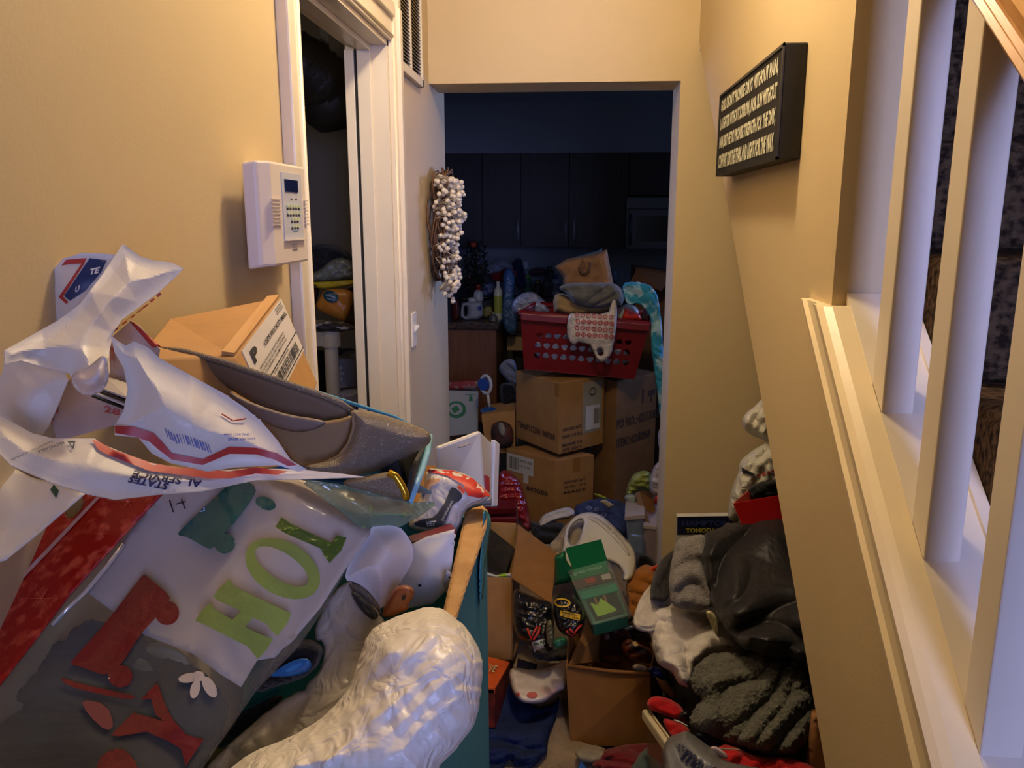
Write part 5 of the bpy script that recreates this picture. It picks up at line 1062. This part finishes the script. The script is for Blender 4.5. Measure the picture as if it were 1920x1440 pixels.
tube('glitter_trim', [PY(x, y, .826) for x, y in ((296, 655), (345, 659), (420, 679), (520, 713), (600, 740), (640, 756), (662, 772))], .0035, GLT, ps)
tube('topline_edge', [PY(x, y, .785) for x, y in ((662, 772), (664, 800), (654, 832), (636, 856), (606, 870), (572, 875))], .0022, INS, ps)
ps2 = thing('glitter_pump', PY(720, 920, .78), 'second glitter pump with a gold inner edge, lower in the blue shoebox', 'shoe', 'glitter pumps in the blue shoebox')
blob('glitter_upper', [(640, 900), (680, 893), (715, 886), (735, 884), (750, 892), (762, 915), (766, 936), (735, 935), (690, 925), (650, 918)], .765, .02, GLT, None, n=300, par=ps2)
tube('gold_edge', [PY(x, y, .748) for x, y in ((728, 886), (742, 893), (752, 908), (760, 925), (762, 936))], .004, pl('#c99a26', .25, metal=.7), ps2)
# --- priority mail envelope, crumpled
PP = paper('#e0d6c6', .42, bump=.08, bscale=35); PPi = paper('#cdb6ae', .5)
RS = pl('#b8352c', .45); BS = pl('#1c2c5c', .45)
me_ = thing('mail_envelope', PY(250, 880, .66), 'crumpled white mailing envelope with red and blue postal print on top of the pile', 'envelope')
e1 = blob('back_panel', [(58, 665), (72, 590), (84, 540), (100, 505), (118, 485), (155, 474), (200, 476), (240, 480), (230, 560), (180, 620), (120, 660)], (.80, .02, 0), .012, PP, ('paper', .006, 6), n=300, rnd=0, par=me_, thin=.0012)
e2 = blob('inner_panel', [(200, 640), (245, 602), (262, 612), (300, 655), (296, 680), (236, 760), (240, 790), (100, 830), (60, 800), (110, 720), (160, 700)], (.76, .0, 0), .01, PPi, ('paper', .006, 8), n=300, rnd=0, par=me_, thin=.0012)
e3 = blob('twisted_flap', [(8, 657), (60, 628), (110, 600), (150, 570), (192, 515), (230, 457), (262, 480), (285, 488), (322, 492), (344, 503), (335, 514), (298, 548), (262, 575), (228, 600), (212, 625), (205, 660), (206, 700), (190, 735), (165, 742), (140, 725), (130, 700), (90, 690), (40, 676), (10, 682)], (.66, .03, -.03), .016, PP, ('paper', .012, 8), n=1100, rnd=0, par=me_, thin=.0012)
e4 = blob('left_fold', [(8, 678), (60, 678), (118, 692), (128, 712), (108, 760), (90, 800), (70, 828), (20, 820), (-20, 790), (-20, 740), (4, 700)], (.64, 0, -.02), .01, PP, ('paper', .008, 7), n=300, rnd=0, par=me_, thin=.0012)
e5 = blob('front_panel', [(-20, 770), (20, 790), (60, 812), (100, 822), (178, 822), (190, 832), (280, 868), (390, 884), (470, 878), (560, 880), (640, 888), (684, 894), (560, 898), (480, 900), (380, 920), (300, 926), (215, 936), (160, 924), (100, 906), (20, 872), (-20, 830)], (.60, .02, -.04), .008, PP, ('paper', .007, 6), n=800, rnd=0, par=me_, thin=.0012)
e6 = blob('right_lobe', [(207, 628), (222, 640), (236, 648), (252, 640), (278, 652), (300, 672), (360, 705), (420, 738), (460, 765), (490, 790), (520, 825), (545, 862), (575, 880), (560, 884), (520, 872), (440, 876), (390, 884), (320, 868), (285, 850), (260, 820), (216, 816), (215, 798), (232, 770), (240, 730), (232, 690), (215, 660)], (.62, .02, -.02), .02, PP, ('paper', .011, 8), n=1300, rnd=0, par=me_, thin=.0012)
e7 = blob('curled_tab', [(135, 700), (165, 690), (196, 660), (204, 690), (204, 715), (192, 735), (165, 744), (148, 738), (132, 720)], .61, .02, paper('#e3d4cb', .5), None, n=120, par=me_, thin=.001)
ovd(e1, 'red_border', [(115, 498), (124, 487), (162, 484), (158, 494), (132, 495)], RS, off=.002); ovd(e1, 'red_border', [(153, 494), (158, 494), (118, 556), (128, 566), (124, 570), (110, 557)], RS, off=.002)
ovd(e1, 'blue_panel', [(168, 484), (200, 488), (190, 510), (160, 545), (131, 564), (120, 555)], BS, off=.002)
textpx(e1, 'TE', [(170, 504), (188, 500), (184, 512), (166, 516)], PW, off=.003, bold=.05); textpx(e1, 'U', [(142, 538), (150, 534), (148, 546), (140, 549)], PW, off=.003, bold=.05)
ovd(e2, 'red_stripe', [(242, 602), (250, 604), (302, 650), (286, 652)], RS, off=.002)
ovd(e6, 'red_stripe', [(215, 798), (250, 800), (288, 812), (305, 830), (322, 850), (380, 861), (430, 838), (480, 840), (520, 850), (556, 872), (540, 874), (515, 862), (480, 852), (430, 851), (380, 872), (322, 862), (296, 842), (280, 828), (250, 818), (216, 812)], RS, off=.003)
ovd(e5, 'red_stripe', [(172, 824), (184, 827), (210, 842), (285, 868), (330, 876), (430, 884), (480, 876), (540, 884), (520, 890), (480, 888), (432, 897), (390, 897), (280, 883), (200, 852), (184, 843)], RS, off=.003)
bw = pl('#6a72b0', .5); rg = random.Random(3)
for k in range(16):
    x = 308+k*5.4; y = 802+k*2.0+max(0, 6-abs(k-3)*2); w_ = rg.uniform(1.2, 3.6)
    ovd(e6, 'barcode_bar', [(x, y), (x+w_, y+.6), (x+w_+6, y+18), (x+6, y+17.5)], bw, off=.003, cell=12)
textpx(e6, '0000 1200 7643', [(420, 812), (468, 812), (468, 817), (420, 817)], bw, off=.003, bold=.03); textpx(e6, 'EP13F July 2013', [(428, 822), (478, 820), (479, 826), (428, 828)], bw, off=.003, bold=.03)
tube('red_crease_line', [cast(e6, 416, 776, .002, [.6]), cast(e6, 437, 789, .002, [.6]), cast(e6, 461, 785, .002, [.6])], .0006, RS, e6, seg=5)
PB = pl('#2e2c58', .5)
textpx(e5, 'AL SERVICE', [(376, 915), (246, 894), (252, 881), (380, 901)], PB, off=.004, bold=.03); textpx(e5, 'STATES', [(312, 919), (238, 904), (245, 893), (318, 906)], PB, off=.004, bold=.03)
textpx(e5, 'RECYCLABLE', [(122, 832), (72, 849), (70, 845), (118, 827)], pl('#5c6a74', .5), off=.004, bold=.02)
textpx(e5, 'PLEASE RECYCLE THIS ENVELOPE', [(100, 828), (22, 864), (20, 861), (96, 826)], pl('#7a8088', .5), off=.004)
ovd(e5, 'triangle_logo', [(126, 827), (141, 827), (138, 843)], pl('#3a4a55', .5), off=.004, holes=[[(130, 830), (138, 830), (136, 837)]])
REDT = pl('#c9584e', .5)
textpx(e2, 'Priority', [(84, 812), (96, 752), (110, 756), (98, 814)], REDT, off=.003, bold=.03); textpx(e2, 'Ma', [(96, 772), (100, 722), (112, 724), (108, 776)], REDT, off=.003)
textpx(e2, '28', [(196, 760), (226, 768), (224, 780), (194, 772)], REDT, off=.003)
textpx(e3, 'mail', [(212, 618), (300, 548), (303, 552), (215, 622)], REDT, off=.004)
textpx(e2, 'priority', [(206, 640), (213, 640), (216, 690), (208, 690)], REDT, off=.003)
mg = thing('magazines', PY(210, 750, .72), 'thin stack of dark-edged magazines inside the mailing envelope', 'magazines')
for k in range(4):
    slab('magazine', [PY(172+k*2, 741-k*6, .70+k*.004), PY(190+k*2, 722-k*6, .73), PY(244, 738-k*6, .73), PY(238, 766-k*7, .70)], .002, (pl('#161413', .4), paper('#c9bfb5'), pl('#2b211c', .4), paper('#bdb3aa'))[k], mg)
soft('left_white_sheet', 'plain white sheet lying between the mailing envelope and the red header', 'paper', [(-30, 890), (20, 875), (60, 895), (110, 908), (160, 925), (60, 1010), (10, 1050), (-30, 1060)], (.66, 0, -.05), .008, PP, ('cloth', .004, 6), n=120, rnd=0, thin=.001)
ovd(bpy.data.objects['left_white_sheet'], 'green_diamond', [(94, 918), (101, 908), (110, 920), (105, 934)], pl('#1f4a35', .5), off=.002)
textpx(bpy.data.objects['left_white_sheet'], 'v', [(88, 893), (98, 896), (96, 901), (88, 899)], BLK, off=.002)
# --- clear holiday gel-cling bag
def DB(dy=0.):
    def f(x, y):
        s_ = (x-480)*.43-(y-905)*.9
        return PY(x, y, max(.3, .655-.00040*(y-1170)+.0013*max(0, s_-4)+dy+.006*math.sin(x*.02+y*.013)))
    return f
hb = thing('holiday_bag', PY(320, 1300, .62), 'clear zip bag with red snowflake header and green and red gel letters', 'bag')
INSM = paper('#b8aba0', .6)
blob('white_insert', [(160, 1108), (230, 1015), (300, 926), (450, 890), (560, 898), (640, 925), (700, 962), (694, 1000), (655, 1055), (600, 1140), (545, 1205), (520, 1232), (482, 1238), (452, 1288), (415, 1265), (360, 1225), (270, 1190)], DB(.012), .003, INSM, ('cloth', .003, 5), n=500, rnd=0, par=hb, thin=.001)
FILM = mat('clear_film', '#c9c6c0', .12, alpha=.07, spec=1., bump=.25, bscale=14, var=.02)
film = blob('film_front', [(127, 1120), (220, 1015), (308, 922), (400, 908), (470, 893), (560, 893), (640, 912), (700, 938), (702, 975), (692, 1005), (655, 1060), (605, 1145), (560, 1212), (480, 1295), (380, 1440), (368, 1460), (-30, 1480), (-30, 1315), (0, 1282), (60, 1205)], DB(0.), .004, FILM, ('bag', .006, 5), n=900, rnd=0, par=hb, thin=.0006, rim=.3)
SNOW = mat('red_snow', '#a8130d', .3, col2='#d8563a', thr=(.5, .72), vscale=85, detail=2, coat=.3)
hd = blob('red_header', [(-30, 1080), (0, 1051), (70, 978), (137, 912), (160, 922), (215, 934), (310, 921), (220, 1018), (127, 1120), (60, 1208), (0, 1284), (-30, 1318)], DB(-.003), .003, SNOW, None, n=500, rnd=0, par=hb, thin=.001, rim=.3, holes=[[(122, 968), (133, 974), (150, 958), (158, 940), (152, 931), (140, 933), (134, 944), (122, 956)]])
ovd(hd, 'zip_line', [(182, 930), (188, 932), (96, 1030), (8, 1122), (-25, 1158), (-25, 1150), (2, 1118), (90, 1026)], paper('#c99a8c'), off=.002)
for (cx, cy_, r) in ((78, 1122, 30), (240, 940, 16), (60, 1015, 14), (190, 1000, 15)):
    for k in range(6):
        a = math.pi*k/3; ovd(hd, 'snowflake_arm', [(cx+1.2*math.sin(a), cy_-1.2*math.cos(a)), (cx+r*math.cos(a), cy_+r*math.sin(a)*.9), (cx-1.2*math.sin(a), cy_+1.2*math.cos(a))], pl('#d9573c', .4), off=.002, cell=20)
tube('highlight_tube', [cast(film, x, y, .003, [.65]) for x, y in ((232, 1020), (200, 1062), (160, 1110), (128, 1140), (98, 1172))], .0022, mat('film_highlight', '#e6e4e0', .08, metal=.5), hb, seg=8)  # shiny pale tube added to stand in for the film's highlight streak
GG = gem('green_gel', '#4f6a2c', '#c4dc4a', (.62, .74), 260, .12, .25, detail=2, coat=.8, bump=.6, bscale=70)
GG2 = mat('green_gel_plain', '#7c8f48', .22, coat=.5, var=.06, vscale=40, bump=.2, bscale=60)
RG = mat('red_gel', '#6f1a1c', .25, coat=.6, var=.12, vscale=30, bump=.3, bscale=80); TG = mat('teal_gel', '#16504f', .18, coat=.6, var=.12, vscale=30, bump=.2, bscale=80)
def gel(nm, P, m, h=(), rnd=1): return ovd(film, nm, P, m, off=.003, rnd=rnd, holes=h, par=hb)
gel('letter_h', [(400, 1118), (408, 1106), (430, 1086), (440, 1100), (476, 1118), (520, 1138), (546, 1150), (538, 1170), (520, 1192), (508, 1182), (500, 1170), (474, 1158), (460, 1176), (490, 1190), (512, 1198), (500, 1218), (484, 1236), (474, 1224), (464, 1212), (385, 1172), (366, 1164), (374, 1150), (394, 1130), (404, 1144), (436, 1162), (452, 1146), (418, 1130), (408, 1126)], GG2, rnd=0)
gel('letter_o', ellipse(530, 1066, 76, 50, 28, 30), GG2, [ellipse(528, 1062, 58, 25, 22, 33)], rnd=0)
gel('letter_stem', [(516, 988), (528, 970), (545, 982), (600, 1008), (622, 1018), (632, 1004), (650, 1008), (640, 1032), (618, 1056), (608, 1042), (600, 1028), (535, 1000)], GG, rnd=0)
gel('teal_shape', [(333, 1004), (336, 995), (438, 900), (452, 895), (466, 903), (482, 916), (474, 935), (436, 985), (424, 996), (398, 1031), (384, 1026), (350, 1006)], TG)
gel('teal_wheel', ellipse(421, 1019, 20, 19, 18), TG, rnd=0)
gel('teal_shape', ellipse(498, 944, 20, 12, 14, 20), TG, rnd=0)
gel('red_engine', [(262, 1084), (270, 1077), (278, 1082), (318, 1116), (318, 1126), (300, 1150), (262, 1190), (232, 1240), (205, 1270), (145, 1248), (131, 1246), (140, 1233), (205, 1160)], RG)
gel('red_wheel', ellipse(313, 1149, 23, 23, 18), RG, rnd=0); gel('red_wheel', ellipse(226, 1268, 23, 21, 18), RG, rnd=0)
gel('red_letter', [(292, 1282), (264, 1312), (283, 1310), (292, 1340), (306, 1352), (250, 1336), (208, 1378), (222, 1381), (275, 1372), (320, 1392), (340, 1405), (348, 1437), (382, 1386), (350, 1378), (325, 1350), (308, 1318), (297, 1285)], RG, rnd=0)
gel('red_streak', [(110, 1268), (150, 1282), (215, 1296), (260, 1306), (240, 1312), (180, 1300), (125, 1286)], RG)
gel('red_streak', [(150, 1310), (200, 1320), (215, 1360), (200, 1372), (165, 1340)], mat('red_gel2', '#7d4040', .3, coat=.4))
gel('red_base', [(180, 1440), (190, 1415), (225, 1400), (250, 1420), (262, 1450), (180, 1460)], RG)
WG = pl('#b5a698', .4)
for (x, y, a, b_, r) in ((354, 1271, 20, 9, -10), (366, 1292, 9, 18, 15), (393, 1288, 11, 22, -30), (372, 1268, 12, 10, 0)): gel('snowflake', ellipse(x, y, a, b_, 14, r), WG, rnd=0)
for pts in ([(318, 938), (325, 960)], [(330, 945), (348, 940)], [(340, 936), (347, 954)]): tube('pencil_mark', [cast(film, x, y, .002, [.65]) for x, y in pts], .0007, INK, hb, seg=5)
fl = blob('film_flap', [(560, 900), (620, 905), (660, 912), (730, 930), (782, 944), (800, 940), (820, 943), (800, 960), (775, 975), (745, 992), (705, 1000), (680, 996), (640, 960), (600, 930)], (.76, .02, 0), .014, mat('green_film', '#7d9272', .14, alpha=.6, spec=1., col2='#b5d06a', thr=(.6, .72), vscale=60, bump=.5, bscale=30), BG(.012, 12), n=500, rnd=1, par=hb, thin=.0006)
dk = soft('dark_bundle', 'dark green and black bundle showing through the bottom of the clear holiday bag', 'bundle', [(-40, 1330), (40, 1290), (110, 1200), (180, 1150), (300, 1200), (420, 1290), (430, 1350), (380, 1440), (340, 1500), (-40, 1500)], lambda x, y: PY(x, y, .72-.0004*(y-1170)), .03, mat('dark_green', '#1f211b', .8, col2='#34352b', thr=(.42, .72), vscale=11, bump=.4, bscale=40, detail=3), CL(.04, 7), n=700, rim=.4)
soft('olive_leaf_pack', 'olive foil packet seen through the clear bag below the white insert', 'packet', [(255, 1215), (300, 1200), (350, 1225), (365, 1255), (330, 1282), (270, 1290), (240, 1270)], .69, .012, mat('olive', '#5a5336', .5, col2='#8c8468', thr=(.4, .6), vscale=20), BG(.008, 14), n=200)
# --- slipper, teal cloth, dark bits
sl = soft('black_slipper', 'black slipper with a bright blue footbed poking out beside the clear bag', 'slipper', [(470, 1292), (485, 1262), (510, 1228), (535, 1208), (565, 1197), (592, 1200), (606, 1215), (604, 1235), (585, 1262), (555, 1278), (520, 1286), (490, 1300)], (.66, 0, -.02), .025, cloth('#151214'), CL(.003, 12), n=400)
ovd(sl, 'blue_footbed', [(504, 1268), (525, 1252), (550, 1238), (572, 1233), (584, 1240), (580, 1252), (560, 1262), (530, 1267)], pl('#1a5c9c', .35), rnd=1, off=.003, thick=.003)
ovd(sl, 'blue_footbed_ridge', [(532, 1258), (552, 1246), (570, 1241), (560, 1253), (540, 1261)], pl('#2f79b8', .35), rnd=1, off=.0065)
soft('teal_cloth', 'dark teal glossy cloth under the black slipper', 'cloth', [(440, 1338), (462, 1302), (480, 1285), (520, 1276), (530, 1290), (505, 1312), (470, 1330)], .67, .02, mat('teal_cloth', '#0d4a40', .4, var=.2), CL(.01, 12), n=250)
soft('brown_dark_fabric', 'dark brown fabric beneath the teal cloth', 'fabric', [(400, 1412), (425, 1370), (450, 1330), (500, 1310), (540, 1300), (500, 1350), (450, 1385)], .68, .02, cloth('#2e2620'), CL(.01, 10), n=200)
# --- big white plastic bag
BGW = mat('bag_white_big', '#efe6d8', .36, var=.04, vscale=8, bump=.12, bscale=26, crease=.008, cscale=30)
BGT = mat('bag_white_thin', '#b9b0a5', .36, alpha=.62, var=.05, vscale=8, bump=.15, bscale=26, crease=.008, cscale=30)
gb = thing('white_grocery_bag', PY(700, 1440, .6), 'large crumpled white plastic shopping bag at the front of the pile over the teal box', 'plastic bag')
blob('gathered_handle', [(642, 1098), (655, 1092), (664, 1108), (695, 1138), (720, 1160), (760, 1185), (740, 1260), (690, 1330), (600, 1400), (500, 1400), (440, 1440), (380, 1480), (380, 1445), (430, 1395), (480, 1352), (530, 1312), (578, 1286), (605, 1250), (608, 1205), (586, 1192), (602, 1150), (620, 1115)], (.655, 0, -.035), .016, BGT, ('cloth', .012, 15, -52, 7), n=2200, rnd=1, par=gb, rim=.7)
blob('bag_body', [(690, 1185), (720, 1165), (760, 1150), (805, 1136), (830, 1142), (855, 1158), (880, 1185), (898, 1215), (906, 1250), (902, 1300), (896, 1345), (880, 1372), (850, 1410), (820, 1440), (810, 1490), (400, 1500), (420, 1450), (470, 1410), (540, 1385), (600, 1350), (650, 1300), (672, 1240)], (.60, 0, -.035), .085, BGW, ('bag', .008, 15), n=6500, rnd=1, par=gb, rim=.8)
# ================================================================== CLOSET CONTENTS
yq = 2.62
PVC = pl('#c9bc9c', .4)
su = thing('plastic_shelf', PY(612, 760, yq), 'cream plastic shelving unit with round posts inside the closet', 'shelf')
pz = PY(610, 652, yq); pt = PY(603, 622, yq)
zsh = PY(603, 622, yq)[2]; zsl = PY(606, 654, yq)[2]; xp = PY(612, 640, yq)[0]
lathe('post', [(.024, 0), (.024, zsl)], (xp, yq+.05, 0), PVC, su, seg=16)
lathe('post', [(.024, 0), (.024, zsl)], (xp-.6, yq+.05, 0), PVC, su, seg=16)
lathe('corner_socket', [(.032, 0), (.034, .005), (.034, zsh-zsl)], (xp, yq+.05, zsl), PVC, su, seg=16)
box('shelf_board', xp-.66, xp-.02, yq+.02, yq+.34, zsl+.004, zsh-.004, PVC, su, bv=.004)
box('shelf_board', xp-.66, xp-.02, yq+.02, yq+.34, .5, .55, PVC, su, bv=.004)
def cl(name, lab, cat, out, Y, th, m, wr=None, **k): return soft(name, lab, cat, out, Y, th, m, wr, **k)
cl('black_clothes', 'black clothes heaped at the top of the closet pile', 'clothes', [(570, 495), (575, 465), (600, 457), (630, 458), (650, 470), (668, 490), (660, 510), (620, 515), (575, 512)], 2.85, .08, cloth('#17181c'), CL(.03, 9), n=300)
cl('gray_plastic_bag', 'gray shiny bag on the closet pile above the yellow packet', 'plastic bag', [(572, 515), (600, 505), (612, 492), (635, 480), (665, 488), (668, 525), (640, 526), (600, 530), (572, 528)], 2.78, .06, bagm('#75786e', .3), BG(.02, 14), n=350)
cl('yellow_packet_bag', 'bright yellow packet across the closet pile', 'packet', [(572, 530), (600, 528), (640, 526), (668, 524), (668, 533), (640, 538), (600, 543), (590, 534)], 2.74, .02, pl('#b8a01a', .4), CL(.01, 12), n=200, rnd=1)
og = cl('orange_product_bag', 'orange package with a round blue label on the closet shelf', 'package', [(589, 578), (600, 555), (608, 543), (640, 540), (660, 545), (664, 560), (650, 600), (640, 602), (618, 592)], 2.72, .03, mat('orange_pack', '#b8681c', .35, col2='#c98f3a', thr=(.3, .7), vscale=9), BG(.006, 12), n=200, rnd=1)
ovd(og, 'blue_label', ellipse(620, 556, 15, 11, 18, 25), pl('#1c4350', .4), off=.003); textpx(og, 'soft fresh', [(611, 550), (630, 556), (629, 560), (610, 554)], paper('#a9b5b5'), off=.005); textpx(og, 'natural', [(613, 556), (628, 561), (627, 565), (612, 560)], paper('#a9b5b5'), off=.005)
cl('dark_red_box', 'dark brown-red carton behind the orange package', 'box', [(570, 538), (600, 540), (595, 560), (588, 585), (570, 590)], 2.8, .03, card('#3a1a12'), None, n=60, rnd=0)
cl('tan_carton_closet', 'tan carton leaning behind the orange package', 'box', [(640, 545), (672, 535), (672, 615), (650, 605), (618, 592)], 2.8, .03, card('#5a4222'), None, n=60, rnd=0)
rc = thing('red_cup', PY(580, 618, 2.6), 'small red plastic cup on the closet shelf', 'cup'); p = PY(579, 617, 2.6); lathe('cup_body', [(.014, 0), (.02, .045), (.022, .047)], p, pl('#b3201a', .35), rc, seg=14); lathe('cup_rim', [(.0225, .045), (.0225, .05)], p, pl('#c9b8a9', .4), rc, seg=14)
cl('newspapers', 'loose black and white papers on the closet shelf', 'papers', [(578, 618), (590, 606), (615, 602), (640, 608), (668, 618), (640, 622), (600, 622)], 2.64, .02, mat('newsp', '#26211e', .6, col2='#b5afa4', thr=(.52, .58), vscale=16, stretch=(1, 1, 4)), BG(.01, 16), n=150, rnd=0)
fb_ = thing('flower_box', PY(650, 730, 2.75), 'white box printed with a yellow-centred flower below the closet shelf', 'box')
Qf = [PY(622, 674, 2.78), PY(700, 670, 2.78), PY(700, 724, 2.78), PY(624, 728, 2.78)]
slab('box_body', Qf, .2, mat('flowerprint', '#6c6a72', .4, col2='#a8a6a0', thr=(.35, .65), vscale=12), fb_, bv=.003)
regF = mk('print_panel', [q-np.array([0, .001, 0]) for q in Qf], [(0, 3, 2, 1)], pl('#8b8990', .4), fb_); regsurf(regF)
for k in range(8):
    a = math.pi*k/4; ovd(regF, 'petal', ellipse(632+8*math.cos(a), 700+13*math.sin(a), 6, 3.5, 10, math.degrees(a)), paper('#b9b6ae'), off=.003, cell=9)
ovd(regF, 'flower_centre', ellipse(631, 701, 5, 7, 12), pl('#9c7f1a', .5), off=.005)
cl('white_roll_pack', 'pale wrapped pack at the bottom of the closet opening', 'package', [(628, 732), (700, 724), (700, 770), (630, 772)], 2.7, .05, bagm('#8a8590', .35), BG(.01, 12), n=150, rnd=0)
cl('closet_dark_sack', 'dark sack under the closet shelf beside the post', 'sack', [(570, 660), (600, 656), (672, 650), (672, 680), (600, 760), (570, 760)], 3.0, .05, cloth('#211c19'), CL(.02, 8), n=150)
dc = thing('flex_duct', PY(600, 190, 2.9), 'black flexible air duct hanging under the closet ceiling', 'duct')
P_ = [PY(500, 95, 2.75), PY(560, 120, 2.8), PY(600, 150, 2.85), (PY(625, 175, 2.9)), PY(640, 190, 2.95)]
pp = []
for i in range(33):
    t = i/32*(len(P_)-1); k = min(int(t), len(P_)-2); f = t-k; pp.append(P_[k]*(1-f)+P_[k+1]*f)
tube('duct_body', pp, [.10+(.006 if i % 2 else 0) for i in range(33)], mat('duct', '#1c1b19', .45, bump=.4, bscale=40), dc, seg=20)
lathe('duct_elbow', [(.105, -.06), (.11, 0), (.105, .06), (.07, .10)], PY(620, 185, 2.9), pl('#171614', .5), dc, axis=(.2, .3, -1))
for q_ in (pp[6], pp[20]): box('hanger_strap', q_[0]-.015, q_[0]+.015, q_[1]-.001, q_[1]+.001, q_[2], 2.5, pl('#2a2826', .5), dc)
